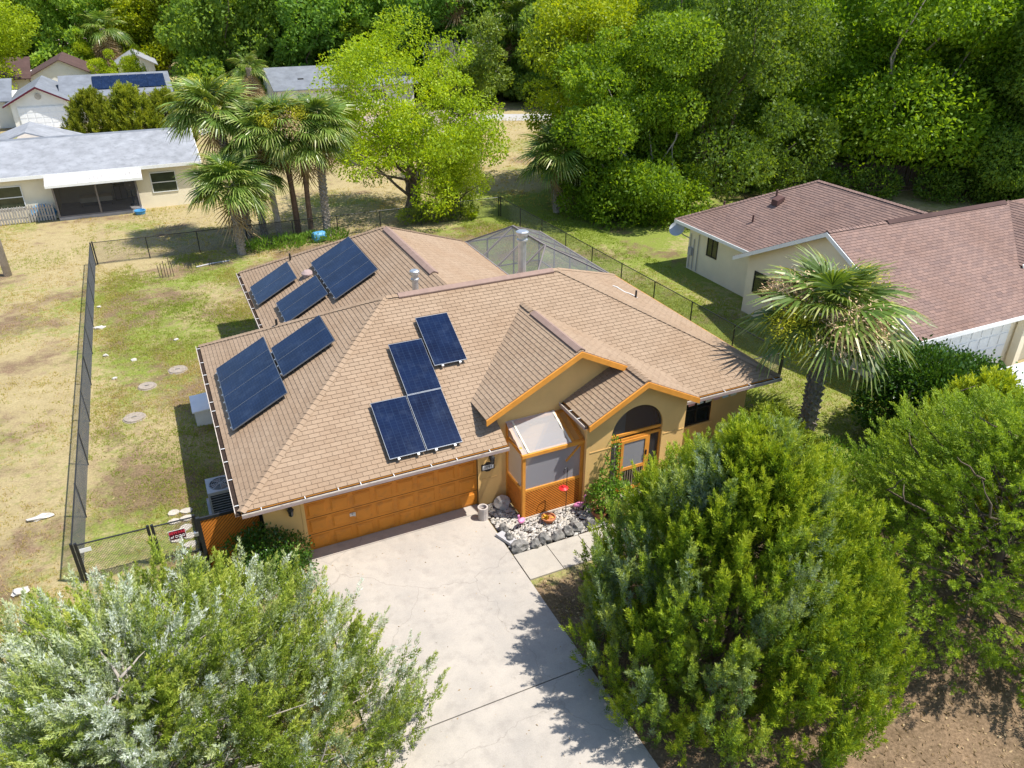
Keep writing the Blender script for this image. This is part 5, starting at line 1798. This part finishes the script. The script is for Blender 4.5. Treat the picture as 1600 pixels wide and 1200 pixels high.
for k in range(15):
    t = -.62 + k * .095
    wood(t, 132 + rs.uniform(-6, 6), [1, 0, 2, 0, 0, 1, 2, 0, 1, 2, 1, 0, 1, 1, 0][k], rs.uniform(1.0, 1.25))
for k in range(13):
    t = -.72 + k * .13
    wood(t, 168 + rs.uniform(-8, 8), [0, 1, 0, 2, 0, 1, 0, 1, 0, 2, 0, 1, 0][k], rs.uniform(1.15, 1.4))
for t, dist, k, sc in ((.10, 92, 1, .8), (.17, 86, 2, .72), (.05, 95, 0, .9), (.21, 84, 0, .8), (-.02, 99, 0, .95), (.3, 80, 1, .85), (.38, 76, 2, .9), (.47, 72, 1, 1.0), (.56, 70, 0, 1.05), (.66, 68, 1, 1.05), (.76, 66, 0, 1.1),
                       (-.16, 104, 0, .95), (-.25, 108, 0, 1.0), (-.33, 113, 0, .95), (-.45, 135, 2, .8)):
    wood(t, dist, k, sc)
SPOT = [(-.50, 'beyond the pale trunked lime tree'), (-.33, 'behind the brown roofed house'), (-.22, 'behind the terracotta roof'), (-.10, 'behind the palm clump'),
        (.00, 'behind the slate grey roof'), (.08, 'behind the lime green feathery tree'), (.17, 'behind the moss hung tree'), (.30, 'behind the small white shed'),
        (.45, 'behind the many stemmed thicket'), (.62, 'behind the tall dark oak'), (9, 'behind the huge spreading oak')]
for (x, y, k, sc) in woods:
    dx, dy = x + 6.72, y + 16.8
    be = math.tan(math.atan2(dx, dy) - R(24.9))
    dist = math.hypot(dx, dy)
    where = [t for b_, t in SPOT if be < b_][0]
    row = 'in the front row' if dist < 112 else ('deeper in the wood' if dist < 150 else 'at the far back')
    lab = ['deep green oak ', 'mid green leafy tree ', 'yellow green tree '][k] + row + ' ' + where
    place([farA, farB, farC][k], (x, y, 0), rs.uniform(0, 6.28), (sc, sc, sc * rs.uniform(.95, 1.12)), lab, WL)
place(limeB, (-22.6, 88, 0), 1.4, (1.25, 1.25, 1.15), 'bright lime green tree beside the brown roofed house')
place(farC, (-9.2, 92, 0), 1.0, (.42, .42, .40), 'yellow green small tree between the brown roof and the small white gable')
place(farC, (-6.3, 88, 0), 2.0, (.33, .33, .45), 'yellow green bush in front of the small white gable')
place(farC, (-12.5, 112, 0), 3.0, (.4, .4, .45), 'pale green small tree behind the brown roof ridge')
place(farB, (-20.5, 70.5, 0), 3.0, (.22, .22, .16), 'rounded shrub at the corner of the white garage house')
place(farC, (-1.2, 71, 0), 3.0, (.35, .35, .33), 'yellow green shrub at the gable end beside the solar array')
place(farA, (37, 62, 0), 2.1, (.55, .55, .5), 'dark leafy bush at the woodland edge beyond the road')
place(farB, (28, 66.5, 0), 4.1, (.35, .35, .42), 'green bush under the moss hung tree beyond the road')
place(farB, (24, 68.5, 0), 1.1, (.35, .35, .38), 'green bush beyond the road beside the slate grey roof')

# moss hung tree
mt = thing('moss_hung_tree', 'grey tree draped with hanging moss beyond the road', 'tree', (27.5, 70, 0))
segs = [([(0, 0, 0), (.1, 0, 3), (.2, .1, 6)], [.35, .28, .15])]
lc = LC()
for k in range(26):
    a, rr_ = random.uniform(0, 6.28), random.uniform(.8, 3.2)
    tip = Vector((rr_ * math.cos(a), rr_ * math.sin(a), random.uniform(3.2, 6.6)))
    segs.append((bent((.1, 0, random.uniform(2, 5)), tip, 3, .1), [.08, .06, .04, .02]))
    n = 130
    base = np.array(tip) + rng.normal(size=(n, 3)) * np.array([.7, .7, .4])
    lc.leaves(base, np.tile([0, 0, -1.], (n, 1)) + rng.normal(size=(n, 3)) * .12, .6 + 1.1 * rng.random(n), .16, rng.random(n))
link('trunk', limb_mesh(segs, 'moss_tree_trunk', 'bark_pale'), mt)
link('hanging_moss', lc.mesh('moss_strands', 'moss_leaf'), mt)

# ------------------------------------------------------------------ palms
def frond_mesh(seed, L=1.12, dead=False, nseg=30, mat='palm_leaf', stalk=1.05):
    """costapalmate fan along +X: stalk, then pleated segments that arch and droop"""
    rs_ = random.Random(seed)
    V, r = [], []
    def q(a, b, c, d, t):
        V.append([a, b, c, d])
        r.append(t)
    base = Vector((stalk, 0, 0))
    droop = .55 if not dead else 1.3
    w0 = .02
    def sag(p):
        x = max(0, p.x)
        return Vector((p.x, p.y, p.z - droop * .16 * (x ** 2)))
    pts = [sag(Vector((stalk * k / 3, 0, 0))) for k in range(4)]
    for k in range(3):
        q(pts[k] + Vector((0, w0, 0)), pts[k] - Vector((0, w0, 0)), pts[k + 1] - Vector((0, w0, 0)), pts[k + 1] + Vector((0, w0, 0)), .8)
    for i in range(nseg):
        a = R(-128 + 256 * i / (nseg - 1)) + rs_.uniform(-.03, .03)
        ln = L * (1.0 - .38 * abs(a / R(128)) ** 1.6) * rs_.uniform(.88, 1.06)
        # fold of the blade: outer segments rise, then tips hang
        dirv = Vector((math.cos(a), math.sin(a), .18 * abs(math.sin(a))))
        dirv.normalize()
        start = base + Vector((.22 * max(0, math.cos(a)), 0, 0))
        side = Vector((-math.sin(a), math.cos(a), .5 * (1 if i % 2 else -1))).normalized()
        prev_c, prev_w = None, None
        tone = min(1, max(0, .42 + rs_.uniform(-.25, .25)))
        for k, (t, wd) in enumerate(((.0, .012), (.35, .046), (.66, .036), (.86, .020), (1.0, .003))):
            tip_droop = (t ** 2.6) * (.50 if not dead else .9) * ln * rs_.uniform(.85, 1.15)
            c = sag(start + dirv * ln * t) - Vector((0, 0, tip_droop))
            if prev_c is not None:
                q(prev_c + side * prev_w, prev_c - side * prev_w, c - side * wd, c + side * wd, min(1, tone + .35 * (t > .8)))
            prev_c, prev_w = c, wd
    lc = LC()
    lc.add(np.array([[list(p) for p in f] for f in V], float), np.array(r))
    return lc.mesh('frond', mat)

FR = [frond_mesh(s) for s in range(4)]
FD = [frond_mesh(40 + s, 1.3, True, 24, 'palm_dead', .8) for s in range(2)]

def flower_mesh(mat, seed):
    rs_ = np.random.default_rng(seed)
    lc = LC()
    n = 1700
    t = rs_.random(n)
    p = np.stack([.45 + 1.25 * t, .34 * rs_.normal(size=n) * (.35 + t * .5), .22 * rs_.normal(size=n) - .30 * t ** 2], 1)
    lc.leaves(p, rs_.normal(size=(n, 3)) + np.array([.8, 0, -.3]), .11, .024, rs_.random(n))
    return lc.mesh('flower_stalk', mat)
FLT, FLY = flower_mesh('palm_tan_flower', 1), flower_mesh('palm_yellow_flower', 2)

def palm(label, x, y, h, size, nf, group, rad=.17, bark='palm_bark', lean=(0, 0), boots=True, flowers=(), dead=3, skirt=0):
    o = thing('cabbage_palm', label, 'palm', (x, y, 0), group)
    b = MB()
    K = 9
    pts, rd = [], []
    for i in range(K):
        t = i / (K - 1)
        pts.append((lean[0] * t * t, lean[1] * t * t, -.1 + (h + .1) * t))
        rd.append(rad * (1.12 - .2 * math.sin(t * 2.6) + .05 * random.uniform(-1, 1)))
    b.tube(pts, rd, 12)
    if boots:
        nb = int(h / .085)
        for i in range(nb * 4):
            t = (i + .5) / (nb * 4)
            a = i * 2.399
            c = Vector((lean[0] * t * t, lean[1] * t * t, .1 + h * t * .98))
            out = Vector((math.cos(a), math.sin(a), 0))
            sd = Vector((-math.sin(a), math.cos(a), 0))
            r0 = rad * .93
            p0, p1 = c + out * r0, c + out * (r0 + .07 + .05 * random.random()) + Vector((0, 0, .14))
            wd = .045
            b.add([p0 - sd * wd, p0 + sd * wd, p1 + sd * wd * .55, p1 - sd * wd * .55, p0 + Vector((0, 0, .16)) - sd * wd * .6, p0 + Vector((0, 0, .16)) + sd * wd * .6],
                  [(0, 1, 2, 3), (3, 2, 5, 4), (0, 3, 4), (1, 5, 2)])
    link('trunk', b.mesh('palm_trunk', bark, recalc=False), o)
    top = Vector((lean[0], lean[1], h))
    for i in range(nf):
        t = i / nf
        a = i * 2.39996 + random.uniform(-.2, .2)
        el = R(80 - (104 if t < .72 or math.cos(a - R(-122)) < .45 else 88) * t ** .95) + random.uniform(-.12, .12)
        f = link('frond', FR[i % 4], o)
        s = size * random.uniform(.88, 1.08) * (.80 + .2 * min(1, t * 3))
        f.location = top + Vector((0, 0, .10 - .22 * t))
        f.rotation_euler = (random.uniform(-.6, .6), -el, a)
        f.scale = (s, s, s)
    for i in range(dead):
        f = link('dead_frond', FD[i % 2], o)
        f.location = top + Vector((0, 0, -.25 - .02 * i))
        f.rotation_euler = (random.uniform(-.4, .4), R(58 + random.uniform(-10, 15)), random.uniform(0, 6.28))
        f.scale = (size * .85,) * 3
    for i in range(skirt):
        f = link('dead_frond', FD[i % 2], o)
        f.location = top + Vector((0, 0, -.3 - .03 * i))
        f.rotation_euler = (random.uniform(-.4, .4), R(72 + random.uniform(-8, 14)), i * 2.4)
        f.scale = (size * 1.0,) * 3
    for kind, a, el in flowers:
        f = link('flower_stalk', FLT if kind == 't' else FLY, o)
        f['kind'] = 'stuff'
        f.location = top + Vector((0, 0, .05))
        f.rotation_euler = (0, -R(el), R(a))
        f.scale = (size * 1.12,) * 3
    return o
palm('stout cabbage palm with tan and yellow flower sprays beside the house corner', 11.6, -.95, 4.1, 1.14, 38, None, .25, lean=(.25, .25),
     flowers=(('t', -95, 20), ('t', -120, 12), ('t', 150, 38), ('y', 178, 10), ('y', 200, -8), ('y', 10, 35)), dead=0)
PG = 'palm clump by the back fence'
palm('short bushy cabbage palm in front of the palm clump by the fence corner', -3.1, 26.3, 3.7, 1.09, 40, PG, .21)
palm('tall cabbage palm leaning towards the cream porch house, outermost of the clump', -2.3, 29.2, 7.0, 1.12, 40, PG, .2, lean=(-.9, .2), flowers=(('y', 120, 50), ('y', 20, 45)))
palm('cabbage palm with smooth grey trunk second in the clump', -.75, 27.9, 5.9, 1.06, 36, PG, .18, 'palm_bark', (-.4, 0), False, (('y', -70, 40),))
palm('cabbage palm with smooth red brown trunk in the middle of the clump', .35, 28.0, 6.1, 1.09, 38, PG, .17, 'palm_bark_brown', (-.25, 0), False, (('t', -80, 20), ('y', -60, 40)))
palm('cabbage palm with slim brown trunk next to the rough trunked palm', 1.0, 27.5, 5.4, 1.03, 34, PG, .15, 'palm_bark_brown', (.1, 0), False)
palm('cabbage palm with rough booted trunk beside the lime green tree', 1.9, 27.4, 6.2, 1.03, 36, PG, .19, 'palm_bark', (.2, .3), True, dead=6)
palm('low cabbage palm filling the middle of the clump', -1.5, 28.8, 3.9, 1.0, 22, PG, .17, 'palm_bark')
palm('fan palm rising behind the lime green tree near the slate grey roof', 12.6, 62, 4.6, .95, 26, None, .2)
palm('fan palm with thick brown skirt of dead fronds by the slate grey roof', 4.6, 73, 4.6, 1.0, 14, None, .25, skirt=34)
palm('skirted fan palm against the dark woods above the terracotta roof', -9.0, 113, 6.4, 1.6, 16, None, .3, skirt=34)
palm('very tall thin palm above the moss hung tree', 27.8, 73, 11.6, 1.3, 22, None, .16, boots=False, skirt=8)
palm('palmetto with dark fans at the edge of the many stemmed thicket', 16.4, 26.2, 3.5, 1.2, 34, None, .22)
palm('tall palm with hanging fronds in the woodland edge behind the road', 35.2, 72, 8.2, 1.7, 26, None, .25, skirt=20)

# ------------------------------------------------------------------ cedars and shrubs
def plume_templates(k, n, L, leafL, leafW, spread):
    out = []
    for _ in range(k):
        t = rng.random(n)
        a = rng.random(n) * 2 * np.pi
        rad = np.stack([np.cos(a), np.sin(a), np.zeros(n)], 1)
        c = rad * (spread * (1.05 - .85 * t) * rng.random(n))[:, None] + np.stack([np.zeros(n), np.zeros(n), t * L], 1)
        d = rad * (.75 - .35 * t)[:, None] + np.array([0, 0, .9]) + rng.normal(size=(n, 3)) * .25
        lc = LC(3)
        lc.leaves(c, d, leafL * (.7 + .6 * rng.random(n)), leafW * (.7 + .6 * rng.random(n)), np.zeros(n))
        out.append((lc.V[0], t))
    return out

def frames(d):
    d = d / np.linalg.norm(d, axis=1, keepdims=True)
    ref = np.where(np.abs(d[:, 2:3]) > .9, np.array([[1., 0, 0]]), np.array([[0, 0, 1.]]))
    x = np.cross(ref, d)
    x /= np.linalg.norm(x, axis=1, keepdims=True)
    y = np.cross(d, x)
    a = rng.random(len(d)) * 2 * np.pi
    xr = x * np.cos(a)[:, None] + y * np.sin(a)[:, None]
    yr = -x * np.sin(a)[:, None] + y * np.cos(a)[:, None]
    return np.stack([xr, yr, d], 2)      # columns are axes

def add_plumes(lc, P, D, S_, tone, alt, temps, tipgain=.55):
    Fm = frames(D)
    which = rng.integers(0, len(temps), len(P))
    for k, (V, t) in enumerate(temps):
        ix = np.nonzero(which == k)[0]
        if len(ix) == 0:
            continue
        W_ = np.einsum('pij,nqj->pnqi', Fm[ix], V) * S_[ix][:, None, None, None] + P[ix][:, None, None, :]
        n = V.shape[0]
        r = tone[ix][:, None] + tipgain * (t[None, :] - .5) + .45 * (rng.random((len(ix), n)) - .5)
        al = np.clip(alt[ix][:, None] * (.5 + rng.random((len(ix), n))), 0, 1)
        lc.add(W_, r.reshape(-1), al.reshape(-1))

def cedar(name, label, mat, bark, loc, H, Rm, nb, npl, plL, up, prof, leafL, leafW, nleaf, altfn, z0=.2, jitter=.3, spreadb=.45, twigs=True, cat='tree', tone0=.5, dead_twigs=0, inner=.35, limbs=5):
    o = thing(name, label, cat, loc)
    temps = plume_templates(6, nleaf, plL, leafL, leafW, plL * .20)
    lc = LC(3)
    segs = [(bent((0, 0, -.1), (0, 0, H * .9), 6, .02), [.16, .14, .12, .10, .07, .05, .02])]
    P, D, T, Al = [], [], [], []
    nin = int(nb * inner)
    for b in range(nb + nin):
        t = ((b if b < nb else (b - nb) * nb / nin) + random.random()) / nb
        t = min(.97, t) ** 1.05
        z = z0 + (H - z0) * t
        a = b * 2.39996 + random.uniform(-.3, .3)
        r = Rm * prof(t) * (1 + jitter * noise.noise(Vector((math.cos(a) * 1.3, math.sin(a) * 1.3, z * .7 + len(label)))))
        r *= random.uniform(.84, 1.06) if b < nb else random.uniform(.45, .75)
        if t < .12:
            r = min(r, Rm * .92)
        out = np.array([math.cos(a), math.sin(a), 0])
        tip = out * r + np.array([0, 0, z])
        dv = out * (1 - up) + np.array([0, 0, up + .25 * t])
        dv /= np.linalg.norm(dv)
        lb = random.uniform(.8, 1.25) * (Rm / 3.0) * (1.0 - .25 * t)
        n = npl
        s = rng.random(n)
        pos_ = tip + dv * ((s - .75) * lb)[:, None] * 1.15 + rng.normal(size=(n, 3)) * (spreadb * .36 * (1.15 - s))[:, None] * (Rm / 3.)
        dd = dv[None, :] + rng.normal(size=(n, 3)) * .26
        P.append(pos_)
        D.append(dd)
        tn = tone0 + random.uniform(-.22, .22)
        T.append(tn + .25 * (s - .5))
        Al.append(np.clip(altfn(tip, t) * 1.9 * rng.random(n), 0, 1))
        if twigs and b % limbs == 0:
            st_ = Vector((0, 0, max(.2, z - r * random.uniform(.15, .5))))
            segs.append((bent(st_, Vector(tip) * .93 + st_ * .07, 4, .05), [.032, .027, .02, .013, .005]))
    P, D, T, Al = np.concatenate(P), np.concatenate(D), np.concatenate(T), np.concatenate(Al)
    keep = P[:, 2] > .08
    P, D, T, Al = P[keep], D[keep], T[keep], Al[keep]
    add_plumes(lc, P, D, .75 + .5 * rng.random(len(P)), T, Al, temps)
    for k in range(dead_twigs):
        a = random.uniform(0, 6.28)
        r = Rm * random.uniform(.2, .85)
        z = H * random.uniform(.35, .85)
        p = Vector((r * math.cos(a), r * math.sin(a), z))
        q0 = Vector((0, 0, max(.3, z - r * .6)))
        segs.append(([q0] + bent(p, p + Vector((random.uniform(-.5, .5), random.uniform(-.5, .5), random.uniform(.2, .8))), 3, .1), [.03, .024, .018, .012, .005]))
    link('trunk', limb_mesh(segs, name + '_trunk', bark, 6), o)
    link('crown', lc.mesh(name + '_crown', mat), o)
    return o

def prof_cone(t):
    return min(1.0, .88 + t) * (1 - t ** 1.9) ** .78 + .03
def n3(p, s, o):
    return noise.noise(Vector((p[0] * s + o, p[1] * s, p[2] * s)))
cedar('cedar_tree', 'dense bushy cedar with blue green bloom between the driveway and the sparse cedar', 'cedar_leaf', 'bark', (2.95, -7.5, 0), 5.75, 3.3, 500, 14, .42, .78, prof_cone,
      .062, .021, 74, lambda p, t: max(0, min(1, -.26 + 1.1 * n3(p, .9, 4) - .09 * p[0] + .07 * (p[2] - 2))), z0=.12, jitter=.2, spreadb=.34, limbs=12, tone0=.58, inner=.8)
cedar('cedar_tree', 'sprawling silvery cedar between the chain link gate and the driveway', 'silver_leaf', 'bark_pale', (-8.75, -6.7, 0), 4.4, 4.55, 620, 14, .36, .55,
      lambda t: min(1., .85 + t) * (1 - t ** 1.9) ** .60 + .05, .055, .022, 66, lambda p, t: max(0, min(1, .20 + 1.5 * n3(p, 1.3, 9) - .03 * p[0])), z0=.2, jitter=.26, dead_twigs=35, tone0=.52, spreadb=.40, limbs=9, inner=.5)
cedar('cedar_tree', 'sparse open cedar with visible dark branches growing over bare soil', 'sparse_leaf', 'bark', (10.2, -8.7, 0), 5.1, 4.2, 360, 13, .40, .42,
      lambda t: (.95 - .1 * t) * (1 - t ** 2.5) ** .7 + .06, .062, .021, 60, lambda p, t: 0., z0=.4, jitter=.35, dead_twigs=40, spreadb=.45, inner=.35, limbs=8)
# feathery arborvitae before the white house
arb = cedar('arborvitae', 'x', 'arb_leaf', 'bark', (0, 0, 0), 4.4, 2.2, 110, 12, .60, .72, lambda t: (1 - t ** 2) ** .8 + .05, .13, .05, 36, lambda p, t: 0., z0=.2)
for x, y, s, lab in ((-10.2, 58.5, 1.05, 'feathery yellow green arborvitae nearest the white garage door'), (-7.4, 58.2, 1.1, 'tallest feathery arborvitae in the middle of the row before the solar roof'), (-4.6, 58.8, .98, 'feathery arborvitae of the row nearest the palm clump')):
    place(arb, (x, y, 0), x, s, lab, 'arborvitae row before the white house')
# young cedars at the right
place(arb, (13.6, -5.3, 0), 1.2, (.72, .72, .80), 'upright young cedar growing in front of the dark hedge by the white cars')
place(arb, (12.2, -6.6, 0), 3.2, (.66, .66, .78), 'young cedar behind the sparse cedar, next to the cabbage palm')
place(arb, (8.6, -2.3, 0), 4.2, (.62, .62, .50), 'low yellow green cedar under the dark window of the gold house')

def shrub(name, label, mat, loc, blobs, n, leafL, leafW, up=.3, stem=True, cat='shrub', rnd0=.5):
    o = thing(name, label, cat, loc)
    lc = LC()
    segs = []
    for (x, y, z, rx, rz) in blobs:
        m = int(n * rx * rx)
        d = unit(m)
        sub = unit(max(8, m // 18))
        ix = rng.integers(0, len(sub), m)
        d2 = d * .45 + sub[ix] * .7
        d2 /= np.linalg.norm(d2, axis=1, keepdims=True)
        p = np.array([x, y, z]) + d2 * np.array([rx, rx, rz]) * (1 - .35 * rng.random(m) ** 1.5)[:, None] * (1 + .1 * rng.normal(size=(m, 1)))
        p[:, 2] = np.maximum(p[:, 2], .03)
        st = rng.random(len(sub))
        lc.leaves(p, d2 * .7 + unit(m) * .7 + np.array([0, 0, up]), leafL * (.7 + .6 * rng.random(m)), leafW * (.7 + .6 * rng.random(m)), rnd0 + .35 * (st[ix] - .5) + .5 * (rng.random(m) - .5))
        if stem:
            segs.append((bent((x * .01, y * .01, -.05), (x, y, z), 3, .06), [.03, .025, .018, .008]))
    if segs:
        link('stem', limb_mesh(segs, name + '_stem', 'bark', 6), o)
    link('foliage', lc.mesh(name + '_foliage', mat), o)
    return o
shrub('hedge_shrub', 'dark glossy shrub growing against the garage corner and lattice screen', 'hedge_leaf', (-6.0, -.35, 0),
      [(0, 0, .75, .75, .6), (-.6, .1, .7, .6, .55), (.55, -.15, .6, .55, .5), (.1, -.5, .5, .7, .45), (-.5, -.6, .45, .6, .4), (-.1, .2, 1.05, .45, .35), (.6, -.6, .4, .5, .35)], 3000, .085, .045)
shrub('hedge_shrub', 'large dark rounded hedge between the cabbage palm and the white cars', 'hedge_leaf', (14.9, -2.5, 0),
      [(0, 0, 1.9, 1.6, 1.2), (1.2, -.6, 1.7, 1.4, 1.1), (-.3, -.8, 1.7, 1.4, 1.1), (-1.1, .3, 1.1, 1.1, .9), (.6, -1.5, 1.2, 1.2, .9), (-.6, -1.1, 1.0, 1.2, .8), (1.9, -1.6, 1.1, 1.1, .8)], 3600, .125, .075)
shrub('leafy_vine', 'bright green leafy plant in clay pots climbing the porch wall beside the arch', 'vine_leaf', (3.25, -1.95, 0),
      [(0, 0, .75, .55, .5), (-.3, .15, .55, .45, .4), (.35, -.05, .55, .45, .4), (.1, .2, 1.15, .32, .35), (.3, .45, 1.6, .20, .35), (.38, .52, 2.0, .14, .25)], 2600, .10, .055)
for x, y, lab in ((2.88, -2.0, 'terracotta pot at the foot of the leafy climbing plant, on the pebble side'), (3.45, -2.22, 'terracotta pot at the foot of the leafy climbing plant, on the walkway side')):
    o = thing('plant_pot', lab, 'pot', (x, y, 0))
    MB().lathe((x, y, 0), [(.14, 0), (.2, .26), (.225, .26), (.225, .32), (.19, .32), (.18, .26), (.02, .25)], 16).build('bowl', 'terracotta', o)
    MB().lathe((x, y, .255), [(.175, 0), (.1, .015), (.01, .018)], 12).build('soil', 'gutter_debris', o)
shrub('white_flower_bush', 'pale flowering bush beside the porch steps, touching the bushy cedar', 'silver_leaf', (4.2, -2.1, 0), [(0, 0, .3, .35, .25), (.35, -.1, .25, .3, .2)], 2200, .07, .04, rnd0=.85)
shrub('ground_shrub', 'low bright green undergrowth between the cabbage palm and the bushy cedar', 'vine_leaf', (11.0, -3.6, 0), [(0, 0, .4, .9, .35), (1.2, -.3, .4, .9, .4), (-1.3, .3, .35, .8, .3), (.2, 1.0, .3, .8, .25), (2.2, .2, .35, .8, .3), (-.3, -1.1, .4, .8, .3)], 900, .14, .05, .8)
shrub('ground_shrub', 'green grassy undergrowth around the trunks of the palm clump', 'vine_leaf', (0, 27.2, 0), [(-1.8, -.6, .25, .8, .35), (-.6, -.8, .25, .9, .35), (.8, -.6, .2, .8, .3), (2.2, -.4, .2, .8, .3), (-2.8, -.6, .2, .5, .25)], 900, .22, .05, 1.0, cat='undergrowth')
shrub('ground_shrub', 'leafy bush under the lime green feathery tree by the back fence', 'lime_leaf', (8.4, 27.6, 0), [(0, 0, .6, .9, .5), (1.2, .2, .5, .8, .45), (-1.2, .3, .5, .8, .4), (2.3, -.2, .5, .7, .4)], 700, .2, .1, cat='undergrowth')
shrub('ground_shrub', 'dark thicket at the foot of the many stemmed tree', 'oak_leaf', (19.4, 23.2, 0), [(-1.6, .5, .9, 1.2, .9), (0, 0, .8, 1.1, .8), (1.8, -.3, 1.0, 1.3, 1.0), (3.4, .2, 1.0, 1.2, .9), (-2.6, 1.6, .9, 1.0, .8)], 700, .2, .11, cat='undergrowth')
shrub('ground_shrub', 'dark green bushes along the foot of the board fence', 'oak_leaf_deep', (35, 23, 0), [(-3, 1.5, .8, 1.3, .9), (0, -1, .9, 1.5, 1.0), (3, -2.6, .9, 1.5, 1.0), (6, -5, .9, 1.5, 1.0), (9, -7, .9, 1.5, 1.0)], 500, .24, .13, cat='undergrowth')

# grass blades on the lawns: one mass
lc = LC(3)
def tufts(n, x0, x1, y0, y1, Lb, thr, off=.3):
    xy = np.stack([rng.uniform(x0, x1, n), rng.uniform(y0, y1, n)], 1)
    keep = np.array([noise.noise(Vector((p[0] * .35, p[1] * .35, 2.))) + .5 * noise.noise(Vector((p[0] * 1.3, p[1] * 1.3, 7.))) for p in xy]) + .9 * (rng.random(n) - .5) > thr + .1
    # not under the house, drive, walks
    inside = ((xy[:, 0] > -5.95) & (xy[:, 0] < 9.7) & (xy[:, 1] > 0) & (xy[:, 1] < 8.9)) | ((xy[:, 0] > -3.8) & (xy[:, 0] < 10.1) & (xy[:, 1] > 8) & (xy[:, 1] < 16.1)) | \
             ((xy[:, 0] > -5.1) & (xy[:, 0] < .05) & (xy[:, 1] < .1)) | ((xy[:, 0] > 0) & (xy[:, 0] < 5.5) & (xy[:, 1] > -3.5) & (xy[:, 1] < .1)) | ((xy[:, 0] > 16.5) & (xy[:, 1] < 8.5) & (xy[:, 1] > -14)) | ((xy[:, 0] > 17.6) & (xy[:, 1] > 8) & (xy[:, 1] < 14.3))
    xy = xy[keep & ~inside]
    m = len(xy)
    k = 4
    c = np.repeat(xy, k, 0) + rng.normal(size=(m * k, 2)) * .05
    c = np.concatenate([c, np.zeros((m * k, 1))], 1)
    d = rng.normal(size=(m * k, 3)) * .6 + np.array([0, 0, 1.])
    gr_ = np.array([noise.noise(Vector((p[0] * .22 + 3, p[1] * .22, 1.))) for p in xy])
    base = off - .6 * np.repeat(gr_, k)
    lc.leaves(c, d, Lb * (.6 + .8 * rng.random(m * k)), Lb * .30, base + .5 * rng.random(m * k))
tufts(36000, -10.4, -3.8, .5, 27.5, .075, .0, .35)
tufts(20000, -19, -10.4, -4, 38, .085, .0, .55)
tufts(24000, 9.7, 17, -3, 27, .085, -.25, .15)
tufts(18000, -10, 13, 16, 38, .10, -.0, .45)
tufts(9000, -14, -5.2, -8, 1.2, .09, -.05)
tufts(3500, .1, 6, -6, -3.5, .06, .2)
tufts(9000, 10, 30, 27, 60, .14, -.0, .5)
go = link('grass', lc.mesh('grass_blades', 'grass_leaf'))
go['kind'] = 'stuff'
go['label'] = 'short patchy grass blades over the lawns around the gold house'
go['category'] = 'grass'

# fallen leaves and twigs on the bare soil and the yard
lc = LC()
def litter(n, x0, x1, y0, y1, L, drive=False):
    xy = np.stack([rng.uniform(x0, x1, n), rng.uniform(y0, y1, n)], 1)
    z = np.full((n, 1), .012)
    if drive:
        z[:] = .058
    d = np.concatenate([rng.normal(size=(n, 2)), .12 * rng.normal(size=(n, 1))], 1)
    lc.leaves(np.concatenate([xy, z], 1), d, L * (.5 + rng.random(n)), L * .4 * (.5 + rng.random(n)), rng.random(n))
litter(9000, .1, 14, -13, -3.5, .085)
litter(2200, -13, -5.2, -10, 1, .08)
litter(2600, -10.2, -4, 1, 27, .08)
litter(140, -5, 0, -9, -.5, .05, True)
lo = link('leaf_litter', lc.mesh('leaf_litter', 'palm_dead'))
lo['kind'] = 'stuff'
lo['label'] = 'brown fallen leaves scattered over the bare soil under the cedars'
lo['category'] = 'litter'
